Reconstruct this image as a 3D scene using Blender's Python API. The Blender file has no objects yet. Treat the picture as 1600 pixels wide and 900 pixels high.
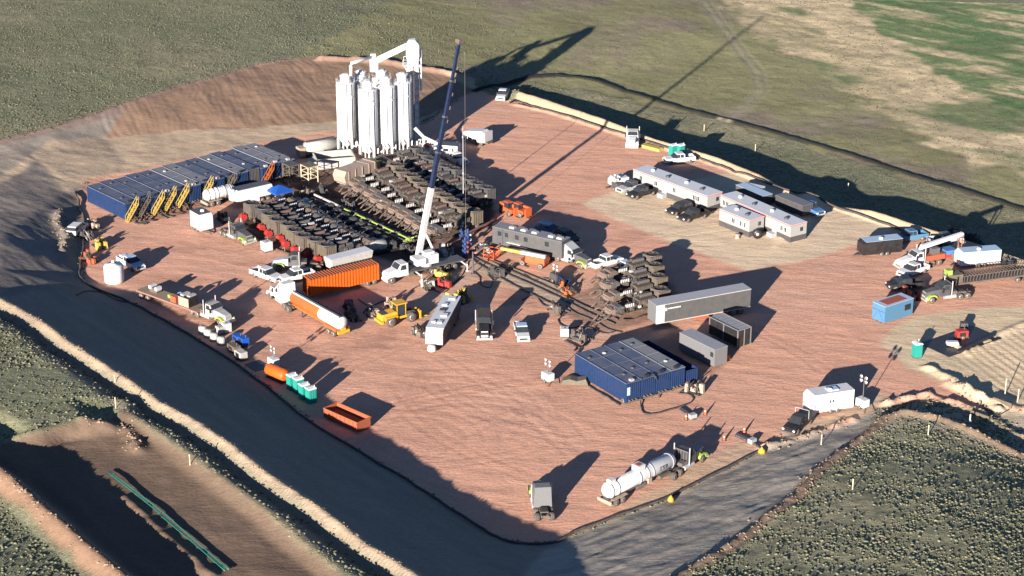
import bpy, math, random
import numpy as np
from mathutils import Vector, Matrix, geometry
random.seed(7)
rnd = random.Random(11)
C = bpy.context.scene
col = C.collection
R = math.radians
# ------------------------------------------------------------------ camera, sky, sun
FPX, PITCH, ROLL, CAMH = 3077.0, R(22.32), R(0.255), 116.8
cd = bpy.data.cameras.new('camera'); cam = bpy.data.objects.new('camera', cd); col.objects.link(cam)
cd.sensor_width = 36; cd.lens = FPX/1600*36; cd.clip_start = 1; cd.clip_end = 8000
cam.matrix_world = Matrix.Translation((0, 0, CAMH)) @ Matrix.Rotation(R(90)-PITCH, 4, 'X') @ Matrix.Rotation(ROLL, 4, 'Z')
C.camera = cam
SUN_AZ, SUN_EL = 23.0, 12.2           # azimuth the shadows run to (from +Y towards +X), elevation of the sun
w = bpy.data.worlds.new('World'); C.world = w; w.use_nodes = True
nt = w.node_tree; bg = nt.nodes['Background']
sky = nt.nodes.new('ShaderNodeTexSky'); sky.sky_type = 'NISHITA'; sky.sun_disc = False
sky.sun_elevation = R(SUN_EL); sky.sun_rotation = R(SUN_AZ+180); sky.air_density = 0.55; sky.dust_density = 0.1; sky.ozone_density = 3.0; sky.altitude = 900
nt.links.new(sky.outputs[0], bg.inputs[0]); bg.inputs[1].default_value = 0.057
ld = bpy.data.lights.new('sun', 'SUN'); sun = bpy.data.objects.new('sun', ld); col.objects.link(sun)
ld.energy = 5.0; ld.angle = R(0.5); ld.color = (1.0, 0.92, 0.83)
sd = Vector((math.sin(R(SUN_AZ))*math.cos(R(SUN_EL)), math.cos(R(SUN_AZ))*math.cos(R(SUN_EL)), -math.sin(R(SUN_EL))))
sun.rotation_euler = sd.to_track_quat('-Z', 'Y').to_euler(); sun.location = (-100, 0, 100)
vs = C.view_settings; vs.view_transform = 'Standard'; vs.look = 'None'; vs.gamma = 1; vs.exposure = 1.8
vs.use_curve_mapping = False

# ------------------------------------------------------------------ helpers
def gp(u, v, z=0.0):
    """point of the site on the level z seen at photograph position u, v (metres)"""
    x = u-800; y = 450-v; c, s = math.cos(ROLL), math.sin(ROLL); x, y = c*x-s*y, s*x+c*y
    d = (x, FPX*math.cos(PITCH)+y*math.sin(PITCH), -FPX*math.sin(PITCH)+y*math.cos(PITCH))
    t = (z-CAMH)/d[2]
    return Vector((d[0]*t, d[1]*t, z))

def mat(name, c, rough=0.7, metal=0.0, dust=0.25, dc=(0.17, 0.12, 0.09), emis=None, ns=1.3, spec=0.3):
    m = bpy.data.materials.new(name); m.use_nodes = True
    n = m.node_tree.nodes; l = m.node_tree.links; b = n['Principled BSDF']
    b.inputs['Roughness'].default_value = rough; b.inputs['Metallic'].default_value = metal
    b.inputs['Specular IOR Level'].default_value = spec
    g = n.new('ShaderNodeNewGeometry'); no = n.new('ShaderNodeTexNoise'); no.inputs['Scale'].default_value = ns
    no.inputs['Detail'].default_value = 6; no.inputs['Roughness'].default_value = 0.7
    l.new(g.outputs['Position'], no.inputs['Vector'])
    mr = n.new('ShaderNodeMapRange'); mr.inputs[1].default_value = 0.35; mr.inputs[2].default_value = 0.72
    mr.inputs[3].default_value = 0; mr.inputs[4].default_value = dust*1.6
    l.new(no.outputs[0], mr.inputs[0])
    mx = n.new('ShaderNodeMixRGB'); mx.inputs[1].default_value = (*c, 1); mx.inputs[2].default_value = (*dc, 1)
    l.new(mr.outputs[0], mx.inputs[0])
    n2 = n.new('ShaderNodeTexNoise'); n2.inputs['Scale'].default_value = 5; n2.inputs['Detail'].default_value = 4
    l.new(g.outputs['Position'], n2.inputs['Vector'])
    m2 = n.new('ShaderNodeMapRange'); m2.inputs[3].default_value = 0.8; m2.inputs[4].default_value = 1.18
    l.new(n2.outputs[0], m2.inputs[0])
    hs = n.new('ShaderNodeHueSaturation'); l.new(mx.outputs[0], hs.inputs['Color']); l.new(m2.outputs[0], hs.inputs['Value'])
    l.new(hs.outputs[0], b.inputs['Base Color'])
    return m

M = {}
def mk(k, *a, **kw): M[k] = mat(k, *a, **kw)
mk('white', (0.47, 0.47, 0.465), 0.4, dust=0.12)
mk('silo_white', (0.52, 0.52, 0.515), 0.5, dust=0.08, dc=(0.42, 0.36, 0.3), ns=0.6)
mk('off_white', (0.33, 0.325, 0.3), 0.6, dust=0.3)
mk('wall_white', (0.24, 0.235, 0.225), 0.6, dust=0.1)
mk('mid_grey', (0.11, 0.115, 0.12), 0.55, dust=0.15)
mk('roof_mid', (0.22, 0.23, 0.245), 0.5, dust=0.2)
mk('roof_light', (0.46, 0.47, 0.49), 0.5, dust=0.15, dc=(0.3, 0.27, 0.24))
mk('grey', (0.055, 0.057, 0.059), 0.5, dust=0.15)
mk('light_grey', (0.27, 0.275, 0.285), 0.5, dust=0.12, dc=(0.24, 0.2, 0.17))
mk('dark_grey', (0.045, 0.045, 0.048), 0.6, dust=0.2, dc=(0.12, 0.09, 0.07))
mk('black', (0.012, 0.012, 0.014), 0.4, dust=0.08)
mk('steel', (0.16, 0.155, 0.15), 0.4, 0.5, dust=0.3)
mk('silver', (0.5, 0.49, 0.47), 0.35, 0.5, dust=0.1)
mk('dusty_steel', (0.075, 0.063, 0.055), 0.75, 0.1, dust=0.4)
mk('louvre', (0.055, 0.05, 0.045), 0.65, 0.1, dust=0.3)
mk('pump_pink', (0.16, 0.115, 0.092), 0.6, dust=0.4)
mk('tan_box', (0.3, 0.225, 0.175), 0.6, dust=0.2)
mk('khaki', (0.08, 0.069, 0.049), 0.7, dust=0.3)
mk('blue_tank', (0.008, 0.025, 0.075), 0.5, dust=0.04)
mk('blue_roof', (0.055, 0.07, 0.115), 0.55, dust=0.3, dc=(0.16, 0.15, 0.145), ns=0.5)
mk('grey_roof', (0.14, 0.145, 0.16), 0.55, dust=0.3, dc=(0.2, 0.18, 0.16), ns=0.5)
mk('crane_blue', (0.006, 0.014, 0.042), 0.4, dust=0.05)
mk('bright_blue', (0.006, 0.06, 0.28), 0.4, dust=0.05)
mk('sky_blue', (0.05, 0.14, 0.23), 0.5, dust=0.1)
mk('car_blue', (0.05, 0.13, 0.27), 0.3, dust=0.08)
mk('pale_blue', (0.3, 0.38, 0.47), 0.35, dust=0.1)
mk('orange', (0.42, 0.075, 0.006), 0.5, dust=0.05)
mk('lift_orange', (0.42, 0.07, 0.018), 0.5, dust=0.1)
mk('tank_orange', (0.32, 0.085, 0.018), 0.4, dust=0.1)
mk('red', (0.28, 0.02, 0.018), 0.5, dust=0.15)
mk('rust', (0.26, 0.06, 0.028), 0.7, dust=0.15)
mk('pink_pipe', (0.2, 0.1, 0.085), 0.6, dust=0.3)
mk('yellow', (0.46, 0.25, 0.018), 0.5, dust=0.1)
mk('stair_yellow', (0.42, 0.29, 0.06), 0.6, dust=0.15)
mk('lime', (0.22, 0.30, 0.05), 0.5, dust=0.15)
mk('green', (0.02, 0.06, 0.035), 0.6, dust=0.2)
mk('teal', (0.012, 0.2, 0.16), 0.5, dust=0.04)
mk('teal_pipe', (0.008, 0.11, 0.085), 0.4, dust=0.05)
mk('mud_tan', (0.45, 0.34, 0.22), 0.8, dust=0.4)
mk('wood', (0.2, 0.15, 0.105), 0.8, dust=0.2)
mk('rubber', (0.045, 0.042, 0.04), 0.85, dust=0.35)
mk('hose', (0.03, 0.03, 0.032), 0.7, dust=0.3)
mk('rim', (0.6, 0.56, 0.5), 0.4, 0.4, dust=0.4)
mk('glass', (0.02, 0.025, 0.03), 0.08, dust=0.05, spec=0.6)
mk('red_trim', (0.6, 0.06, 0.05), 0.5, dust=0.1)
mk('lamp_glass', (0.7, 0.7, 0.66), 0.15, dust=0.05)
mk('straw', (0.5, 0.42, 0.28), 0.9, dust=0.2)

class MB:
    """collects shapes into one mesh"""
    def __init__(s): s.v = []; s.f = []; s.sm = []
    def add(s, vs, fs, smooth=False):
        o = len(s.v); s.v += [tuple(p) for p in vs]; s.f += [tuple(i+o for i in f) for f in fs]; s.sm += [smooth]*len(fs); return s
    def box(s, x0, x1, y0, y1, z0, z1, tx=0.0, ty=0.0):
        """box; top shrunk by tx, ty on each side"""
        return s.add([(x0, y0, z0), (x1, y0, z0), (x1, y1, z0), (x0, y1, z0), (x0+tx, y0+ty, z1), (x1-tx, y0+ty, z1), (x1-tx, y1-ty, z1), (x0+tx, y1-ty, z1)],
              [(0, 3, 2, 1), (4, 5, 6, 7), (0, 1, 5, 4), (1, 2, 6, 5), (2, 3, 7, 6), (3, 0, 4, 7)])
    def prism(s, prof, y0, y1, inset=None):
        """profile in x,z extruded over y; inset: per-vertex inward y shift"""
        n = len(prof); ins = inset or [0]*n
        a = sum(prof[i][0]*prof[(i+1) % n][1]-prof[(i+1) % n][0]*prof[i][1] for i in range(n))
        v = [(x, y0+i, z) for (x, z), i in zip(prof, ins)]+[(x, y1-i, z) for (x, z), i in zip(prof, ins)]
        f = [tuple(range(n)), tuple(range(2*n-1, n-1, -1))]+[((i+1) % n, i, i+n, (i+1) % n+n) for i in range(n)]
        if a < 0: f = [tuple(reversed(q)) for q in f]
        return s.add(v, f)
    def cyl(s, p0, p1, r0, r1=None, n=10, cap=True):
        r1 = r0 if r1 is None else r1; p0 = Vector(p0); p1 = Vector(p1); d = (p1-p0).normalized()
        a = d.orthogonal().normalized(); b = d.cross(a); v = []
        for p, r in ((p0, r0), (p1, r1)):
            for i in range(n):
                t = 2*math.pi*i/n; v.append(p+a*math.cos(t)*r+b*math.sin(t)*r)
        s.add(v, [(i, (i+1) % n, (i+1) % n+n, i+n) for i in range(n)], n > 7)
        if cap: s.add(v, [tuple(range(n-1, -1, -1)), tuple(range(n, 2*n))])
        return s
    def lathe(s, c, prof, n=16, axis='z'):
        v = []; c = Vector(c)
        for r, h in prof:
            for i in range(n):
                t = 2*math.pi*i/n; a, b = r*math.cos(t), r*math.sin(t)
                v.append(c+(Vector((a, b, h)) if axis == 'z' else Vector((h, a, b)) if axis == 'x' else Vector((b, h, a))))
        f = []
        for k in range(len(prof)-1):
            f += [(k*n+i, k*n+(i+1) % n, (k+1)*n+(i+1) % n, (k+1)*n+i) for i in range(n)]
        s.add(v, f, True)
        k = len(prof)-1
        if prof[0][0] > 0: s.add(v[:n], [tuple(range(n-1, -1, -1))])
        if prof[k][0] > 0: s.add(v[k*n:], [tuple(range(n))])
        return s
    def tube(s, pts, r, n=6):
        pts = [Vector(p) for p in pts]; v = []
        for i, p in enumerate(pts):
            d = (pts[min(i+1, len(pts)-1)]-pts[max(i-1, 0)])
            if d.length < 1e-6: d = Vector((1, 0, 0))
            d.normalize(); a = d.cross(Vector((0, 0, 1)))
            if a.length < 1e-3: a = Vector((1, 0, 0))
            a.normalize(); b = a.cross(d)
            for k in range(n):
                t = 2*math.pi*k/n; v.append(p+a*math.cos(t)*r+b*math.sin(t)*r)
        f = [(i*n+k, i*n+(k+1) % n, (i+1)*n+(k+1) % n, (i+1)*n+k) for i in range(len(pts)-1) for k in range(n)]
        f += [tuple(range(n-1, -1, -1)), tuple(range((len(pts)-1)*n, len(pts)*n))]
        return s.add(v, f, True)
    def bar(s, a, b, w=0.06):
        return s.cyl(a, b, w, n=4)
    def build(s, name, m, parent=None, loc=(0, 0, 0), bevel=0.0):
        me = bpy.data.meshes.new(name); me.from_pydata(s.v, [], s.f); me.materials.append(M[m] if isinstance(m, str) else m)
        me.polygons.foreach_set('use_smooth', s.sm); me.update()
        o = bpy.data.objects.new(name, me); col.objects.link(o); o.parent = parent; o.location = loc
        if bevel:
            md = o.modifiers.new('bevel', 'BEVEL'); md.width = bevel; md.segments = 2; md.limit_method = 'ANGLE'
        return o

def empty(name, label, cat, group=None):
    o = bpy.data.objects.new(name, None); col.objects.link(o); o.empty_display_size = 0.5
    o['label'] = label; o['category'] = cat
    if group: o['group'] = group
    return o
def tag(o, label, cat, group=None):
    o['label'] = label; o['category'] = cat
    if group: o['group'] = group
    return o
def copy_tree(o, parent=None):
    c = o.copy(); col.objects.link(c); c.parent = parent
    for ch in o.children: copy_tree(ch, c)
    return c
ORD = ['first', 'second', 'third', 'fourth', 'fifth', 'sixth', 'seventh', 'eighth', 'ninth', 'tenth', 'eleventh', 'twelfth', 'thirteenth', 'fourteenth', 'fifteenth', 'sixteenth']

# ------------------------------------------------------------------ terrain
def lattice(x, y, s, seed, sx=1.0, sy=1.0, ang=0.0):
    """smooth value noise, wavelength s metres, stretched along ang"""
    ca, sa = math.cos(ang), math.sin(ang); a = (x*ca+y*sa)/(s*sx); b = (-x*sa+y*ca)/(s*sy)
    r = np.random.RandomState(seed).rand(512, 512)
    ia = np.floor(a).astype(int); ib = np.floor(b).astype(int); fa = a-ia; fb = b-ib
    fa = fa*fa*(3-2*fa); fb = fb*fb*(3-2*fb); ia %= 512; ib %= 512; ja = (ia+1) % 512; jb = (ib+1) % 512
    return (r[ia, ib]*(1-fa)*(1-fb)+r[ja, ib]*fa*(1-fb)+r[ia, jb]*(1-fa)*fb+r[ja, jb]*fa*fb)
def fbm(x, y, s, seed, oct=4, **k):
    t = 0; a = 1; n = 0
    for i in range(oct): t = t+a*lattice(x, y, s/2**i, seed+i, **k); n += a; a *= 0.55
    return t/n
def axis_pts(a, b, fine, far):
    p = list(np.arange(a, b+fine, fine)); q = []; st = fine; x = p[-1]
    while x < far: st *= 1.18; x += st; q.append(x)
    r = []; st = fine; x = p[0]
    while x > -far: st *= 1.18; x -= st; r.append(x)
    return np.array(r[::-1]+p+q)
GX = axis_pts(-132, 138, 0.4, 3500); GY = axis_pts(182, 482, 0.4, 4000)
XX, YY = np.meshgrid(GX, GY)

def L(pts): return [tuple(gp(u, v, z)) for u, v, z in pts]
def off(line, dx, dz):
    """offset polyline sideways by dx metres (left positive), with new height dz added"""
    o = []
    for i, p in enumerate(line):
        a = Vector(line[max(i-1, 0)][:2]); b = Vector(line[min(i+1, len(line)-1)][:2]); d = (b-a).normalized()
        o.append((p[0]-d.y*dx, p[1]+d.x*dx, p[2]+dz))
    return o
toe_hose = [(121, 310), (131, 346), (128, 403), (126, 433), (151, 452), (205, 474), (275, 512), (350, 557), (400, 592), (468, 647), (524, 685), (615, 738), (685, 783), (755, 829), (797, 848), (860, 850), (900, 832), (965, 807), (1040, 780), (1110, 745), (1175, 712), (1195, 700)]
B = {}
B['toe'] = L([(u, v, 0) for u, v in toe_hose]+[(1262, 684, 0), (1330, 662, 0), (1372, 640, 0), (1450, 626, 0), (1530, 648, 0), (1600, 685, 0), (1750, 740, 0)])
B['sw'] = L([(-90, 440, 4.6), (-30, 455, 4.4), (25, 482, 4.6), (50, 495, 5.2), (75, 512, 5.5), (100, 532, 5.6), (125, 547, 5.6), (175, 580, 5.6), (225, 612, 5.6), (250, 632, 5.6), (300, 657, 5.6), (359, 696, 5.6), (415, 741, 5.6), (496, 794, 5.5), (573, 853, 5.4), (636, 892, 5.4), (700, 935, 5.8), (760, 975, 6.0)])
B['swale'] = off(B['sw'], -2.2, -1.1)
B['bank'] = off(B['sw'], -4.4, 0.3)
B['se'] = L([(860, 1035, 5.8), (960, 968, 5.4), (1070, 898, 4.8), (1120, 867, 4.4), (1160, 840, 4.0), (1200, 810, 3.6), (1250, 770, 2.9), (1280, 735, 2.4), (1320, 705, 1.8), (1355, 680, 1.3), (1380, 655, 1.0), (1415, 645, 1.0), (1470, 655, 1.2), (1530, 680, 1.4), (1600, 715, 1.6), (1720, 770, 1.8)])
B['ne_toe'] = L([(u, v, 0) for u, v in [(800, 160), (806, 157), (856, 172), (976, 211), (1120, 257), (1168, 275), (1240, 302), (1300, 322), (1390, 352), (1480, 385), (1560, 408), (1620, 428), (1760, 478)]])
B['ne'] = L([(u, v, 1.35) for u, v in [(806, 140), (860, 157), (940, 183), (1000, 207), (1120, 243), (1180, 267), (1270, 302), (1360, 326), (1465, 359), (1558, 389), (1600, 403), (1760, 458)]])
ne_low = [-1.5, -2.0, -2.6, -3.0, -3.7, -3.8, -4, -4, -4, -4, -4, -4]
B['ne_out'] = [(p[0]+5.5*0.66, p[1]+5.5*0.75, z) for p, z in zip(B['ne'], ne_low)]
B['ne_far'] = [(p[0]+17, p[1]+19, z-0.2) for p, z in zip(B['ne'], ne_low)]
B['n_toe'] = L([(85, 236, 1.9), (167, 218, 0.6), (300, 203, 0.4), (400, 199, 0.3), (523, 190, 0.2), (640, 192, 0.1), (700, 168, 0.1), (742, 141, 0.1)])
B['n_top'] = L([(-60, 238, 3.1), (0, 222, 3.2), (83, 200, 3.2), (150, 180, 3.1), (200, 163, 3.1), (267, 140, 3.1), (333, 123, 3.0), (400, 103, 2.9), (450, 94, 2.8), (540, 91, 2.5), (600, 97, 2.1), (680, 110, 1.3), (740, 124, 0.5)])
B['pit_berm'] = L([(-80, 660, 7.4), (0, 733, 7.4), (60, 785, 7.4), (130, 847, 7.3), (200, 905, 7.3), (300, 985, 7.3)])
B['pit_in'] = off(B['pit_berm'], 3.0, -2.6)
B['pit_out'] = off(B['pit_berm'], -2.5, -1.3)
B['pit_bank'] = L([(-30, 700, 6.6), (60, 674, 6.6), (130, 657, 6.6), (185, 642, 6.4)])
B['pit_bank_in'] = off(B['pit_bank'], -2.8, -1.4)
B['pit_east'] = L([(195, 640, 6.1), (300, 712, 6.0), (400, 784, 5.9), (540, 900, 5.8), (640, 980, 5.8)])
B['pit_east_in'] = off(B['pit_east'], -1.8, -1.0)
pts = []; edges = []
def brk(line, closed=False):
    o = len(pts)
    for p in line: pts.append(p)
    edges.extend([(o+i, o+i+1) for i in range(len(line)-1)])
for k in B: brk(B[k])
def spot(l):
    for p in l: pts.append(p)
spot(L([(0, 300, 2.2), (50, 270, 1.8), (60, 330, 1.8), (100, 300, 0.9), (0, 370, 3.6), (60, 400, 2.6), (-60, 330, 2.6), (0, 420, 3.9), (95, 345, 0.6), (40, 245, 2.4), (-100, 280, 2.9), (-150, 400, 3.6)]))
spot(L([(0, 0, 5), (300, 0, 4.5), (500, 0, 3.6), (700, 0, 1.8), (900, 0, 0.5), (1130, 0, -1), (1350, 0, -3), (1600, 0, -4), (200, 100, 4), (0, 120, 4.4), (600, 60, 2.4), (800, 80, 0.5), (990, 30, 0), (740, 110, 1)]))
spot(L([(870, 119, -0.9), (930, 125, -1.3), (1000, 150, -2), (1120, 182, -3), (1270, 225, -3.8), (1430, 278, -4), (1600, 328, -4), (1600, 150, -4), (1400, 120, -3.6), (1200, 80, -2.5), (830, 122, -0.3), (770, 134, 0.0)]))
spot(L([(900, 450, 0), (400, 450, 0), (600, 400, 0), (1200, 500, 0), (800, 600, 0), (1000, 700, 0), (1500, 500, 0), (1200, 400, 0), (700, 250, 0), (1600, 560, -0.2), (1560, 600, -0.3), (200, 260, 0.2), (500, 220, 0.1), (1700, 600, -0.3)]))
spot(L([(1600, 780, 4.0), (1599, 899, 7.0), (1300, 899, 6.5), (1450, 780, 4.5), (1350, 780, 4.2), (1100, 960, 6.8), (1450, 700, 2.2), (1700, 950, 8)]))
spot(L([(0, 560, 6.1), (0, 640, 6.6), (100, 620, 6.2), (200, 620, 6.0), (0, 899, 6.8), (100, 940, 6.6), (-100, 600, 7), (60, 740, 4.9), (150, 700, 4.9), (230, 730, 4.9), (250, 820, 4.9), (160, 790, 4.9), (320, 850, 4.9), (420, 900, 4.9), (250, 900, 4.9), (110, 690, 4.9)]))
FARP = [(-3600, 4100, 30), (0, 4100, 10), (3600, 4100, -40), (-3600, 300, 20), (3600, 300, -40), (-3600, -3600, 20), (0, -3600, 20), (3600, -3600, 20), (-300, 700, 8), (0, 700, 4), (300, 700, -8), (-300, 300, 4), (300, 300, -5), (-200, 100, 9), (0, 120, 9), (200, 100, 10), (-120, 150, 8), (90, 150, 9), (0, 160, 8)]
for p in FARP: pts.append(p)
v2 = [Vector((p[0], p[1])) for p in pts]
ov, oe, of, ovi, oei, ofi = geometry.delaunay_2d_cdt(v2, edges, [], 0, 1e-4)
oz = []
for i, srcs in enumerate(ovi):
    if srcs: oz.append(sum(pts[s][2] for s in srcs)/len(srcs))
    else:
        d = sorted(((ov[i]-v2[k]).length, pts[k][2]) for k in range(len(pts)))[:2]
        oz.append((d[0][1]*d[1][0]+d[1][1]*d[0][0])/(d[0][0]+d[1][0]+1e-9))
ZZ = np.zeros_like(XX)
for tri in of:
    a, b, c = [np.array([ov[i].x, ov[i].y, oz[i]]) for i in tri[:3]]
    x0, x1 = min(a[0], b[0], c[0]), max(a[0], b[0], c[0]); y0, y1 = min(a[1], b[1], c[1]), max(a[1], b[1], c[1])
    i0, i1 = np.searchsorted(GX, x0)-1, np.searchsorted(GX, x1)+1; j0, j1 = np.searchsorted(GY, y0)-1, np.searchsorted(GY, y1)+1
    i0 = max(i0, 0); j0 = max(j0, 0); X = XX[j0:j1, i0:i1]; Y = YY[j0:j1, i0:i1]
    d = (b[1]-c[1])*(a[0]-c[0])+(c[0]-b[0])*(a[1]-c[1])
    if abs(d) < 1e-9: continue
    l1 = ((b[1]-c[1])*(X-c[0])+(c[0]-b[0])*(Y-c[1]))/d; l2 = ((c[1]-a[1])*(X-c[0])+(a[0]-c[0])*(Y-c[1]))/d; l3 = 1-l1-l2
    m = (l1 >= -1e-6) & (l2 >= -1e-6) & (l3 >= -1e-6)
    ZZ[j0:j1, i0:i1][m] = (l1*a[2]+l2*b[2]+l3*c[2])[m]
def blur(z, n):
    for _ in range(n):
        q = np.pad(z, 1, mode='edge'); z = (q[1:-1, 1:-1]*2+q[:-2, 1:-1]+q[2:, 1:-1]+q[1:-1, :-2]+q[1:-1, 2:])/6
    return z
ZZ = blur(ZZ, 3)

def seg_dist(X, Y, line):
    """distance to polyline and signed side"""
    D = np.full(X.shape, 1e9)
    for a, b in zip(line[:-1], line[1:]):
        ax, ay, bx, by = a[0], a[1], b[0], b[1]; dx, dy = bx-ax, by-ay; q = dx*dx+dy*dy+1e-9
        t = np.clip(((X-ax)*dx+(Y-ay)*dy)/q, 0, 1); D = np.minimum(D, np.hypot(X-ax-t*dx, Y-ay-t*dy))
    return D
def inpoly(X, Y, poly):
    m = np.zeros(X.shape, bool); n = len(poly)
    for i in range(n):
        x0, y0 = poly[i][:2]; x1, y1 = poly[(i+1) % n][:2]
        if y0 == y1: continue
        c = ((Y < y0) != (Y < y1)) & (X < (x1-x0)*(Y-y0)/(y1-y0)+x0); m ^= c
    return m
fi = slice(np.searchsorted(GX, -132), np.searchsorted(GX, 138.5)); fj = slice(np.searchsorted(GY, 182), np.searchsorted(GY, 482.5))
SX = XX[fj, fi]; SY = YY[fj, fi]; SZ = ZZ[fj, fi]
def P2(l, z=0.0): return [tuple(gp(q[0], q[1], q[2] if len(q) > 2 else z)) for q in l]
jx = (fbm(SX, SY, 5, 31)-0.5)*3.2; jy = (fbm(SX, SY, 5, 47)-0.5)*3.2
def mask(poly, j=1.0, soft=2):
    return blur(inpoly(SX+jx*j, SY+jy*j, poly).astype(float), soft)
def near(line, wd, j=1.0):
    d = seg_dist(SX+jx*j*0.4, SY+jy*j*0.4, line); return np.clip(1-(d-wd*0.6)/(wd*0.4), 0, 1)
# small scale relief
pad_poly = P2(toe_hose+[(1262, 684), (1330, 662), (1372, 640), (1450, 626), (1530, 646), (1560, 660), (1700, 640), (1700, 450)])+[p for p in reversed(B['ne_toe'])]+P2([(742, 141), (660, 195), (520, 205), (400, 225), (135, 285)])
m_pad = mask(pad_poly, 0.15)
m_dirt = np.clip((SX < -20)*(SY < 330)*((SX*0.93+SY*0.75) > 135)*1.0, 0, 1); m_dirt = blur(m_dirt, 12)
rough = (fbm(SX, SY, 2.5, 3, 4)-0.5)
SZ += (rough*0.2*(1-m_pad)+(fbm(SX, SY, 9, 9, 3)-0.5)*0.3*(1-m_pad))*(1-0.75*m_dirt)
SZ += m_pad*((fbm(SX, SY, 1.6, 5, 3, sx=4, ang=-0.25)-0.5)*0.09+(fbm(SX, SY, 1.5, 15, 3)-0.5)*0.05)
def ridge(line, wd, h, seed=1, rag=0.4):
    global SZ
    d = seg_dist(SX, SY, line); n = 1-rag+2*rag*fbm(SX, SY, 1.6, seed, 2)
    SZ += h*n*np.exp(-(d/wd)**2)
BL = P2([(742, 143), (790, 131), (830, 120), (870, 118), (900, 120), (940, 128), (1000, 149), (1060, 166), (1120, 184), (1200, 205), (1270, 226), (1360, 253), (1430, 276), (1520, 303), (1600, 328), (1700, 360)], 0)
BLz = [0, 0, -.3, -.9, -1.1, -1.4, -2, -2.5, -3, -3.5, -3.9, -4, -4, -4, -4, -4]
BL = [tuple(gp(u, v, z)) for (u, v), z in zip([(742, 143), (790, 131), (830, 120), (870, 118), (900, 120), (940, 128), (1000, 149), (1060, 166), (1120, 184), (1200, 205), (1270, 226), (1360, 253), (1430, 276), (1520, 303), (1600, 328), (1700, 360)], BLz)]
ridge(BL, 0.5, 0.5, 5, 0.2)
ridge(L([(500, 93, 2.7), (560, 93, 2.4), (620, 101, 1.9), (690, 113, 1.2), (745, 126, .5)]), 0.8, 0.8, 6, 0.3)
ridge(B['sw'], 0.9, 0.3, 7, 0.5); ridge(B['se'], 0.7, 0.5, 8, 0.5); ridge(B['pit_berm'], 1.6, 0.5, 9, 0.35)
ridge(L([(195, 785, 4.5), (250, 835, 4.5), (330, 905, 4.5)]), 0.7, 0.45, 10, 0.6)
ridge(L([(130, 660, 6), (160, 668, 5.6), (200, 672, 5.4), (215, 700, 5.3)]), 1.0, 0.4, 12, 0.9)
ridge(L([(0, 690, 6), (60, 682, 6), (110, 672, 6)]), 0.8, 0.3, 12, 0.9)
ridge(L([(95, 330, 1), (92, 350, .8), (105, 370, .8), (100, 395, .6)]), 0.8, 0.7, 14, 0.6)
ridge(L([(1490, 540, 0), (1515, 552, 0), (1550, 528, 0), (1600, 505, 0)]), 0.7, 0.3, 15, 0.7)
ridge(L([(1450, 575, 0), (1500, 600, 0), (1560, 640, 0)]), 0.8, 0.5, 16, 0.9)
ridge(L([(1485, 600, 0), (1530, 622, 0), (1600, 640, 0)]), 0.8, 0.65, 17, 0.9)
ridge(L([(1385, 632, 0), (1450, 618, 0), (1520, 640, 0), (1600, 690, 0)]), 0.7, 0.5, 18, 0.9)
ridge(L([(1195, 700, 0), (1262, 683, 0), (1330, 658, 0)]), 0.8, 0.5, 19, 0.9)
ridge(L([(800, 163, 0), (856, 175, 0), (976, 213, 0), (1120, 259, 0), (1240, 304, 0), (1300, 324, 0), (1390, 354, 0)]), 0.35, 0.35, 21, 0.6)
# gaps cut in the far berm
for u, v in ((1006, 206), (1066, 228)):
    g = gp(u, v, 0.5); SZ -= 0.0
field = inpoly(SX, SY, P2([(1480, 545), (1560, 522), (1700, 490), (1700, 640), (1600, 628), (1520, 590)]))
SZ += field*0.06*np.sin((SX*0.9+SY*0.35)*4.6)*(0.5+lattice(SX, SY, 6, 77))
slope_m = mask([tuple(p) for p in B['n_top'][3:12]]+[tuple(p) for p in reversed(B['n_toe'][1:])], 0.5)
SZ += slope_m*(0.10*(fbm(SX, SY, 1.2, 55, 3, sy=7, ang=0.35)-0.5)*2+0.035*np.sin((SX*0.94+SY*0.34+lattice(SX, SY, 8, 71)*3)*5.6))
left_m = mask(P2([(-50, 250, 4), (60, 225, 4), (130, 280, .3), (122, 330, 0), (100, 380, .5), (120, 440, .3), (0, 470, 4), (-100, 470, 5)]), 0.6)
SZ += left_m*0.07*(fbm(SX, SY, 0.9, 58, 3, sx=6, ang=-0.6)-0.5)*2
seslope = P2([(860, 850, 0), (1040, 782, 0), (1195, 702, 0), (1372, 640, 0), (1355, 680, 1.3), (1280, 735, 2.4), (1200, 810, 3.6), (1070, 898, 4.8), (860, 1035, 5.8), (760, 975, 6)])
m_se = mask(seslope, 0.3)
SZ += m_se*0.11*(fbm(SX, SY, 0.9, 60, 2, sx=6, ang=0.75)-0.5)*2+m_se*0.07*(fbm(SX, SY, 0.9, 66, 2)-0.5)
swslope = P2([(121, 310, 0.2), (131, 346), (128, 403), (126, 433), (205, 474), (350, 557), (524, 685), (685, 783), (797, 848), (860, 850), (900, 1000, 5), (760, 975, 6), (636, 892, 5.4), (496, 794, 5.5), (359, 696, 5.6), (225, 612, 5.6), (100, 532, 5.6), (25, 482, 4.6), (-60, 450, 4.4), (-80, 300, 4), (0, 250, 4), (60, 228, 3)])
m_sw = mask(swslope, 0.3)
SZ += m_sw*0.07*(fbm(SX, SY, 1.3, 63, 3, sx=8, ang=-0.95)-0.5)*2
ZZ[fj, fi] = SZ
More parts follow.
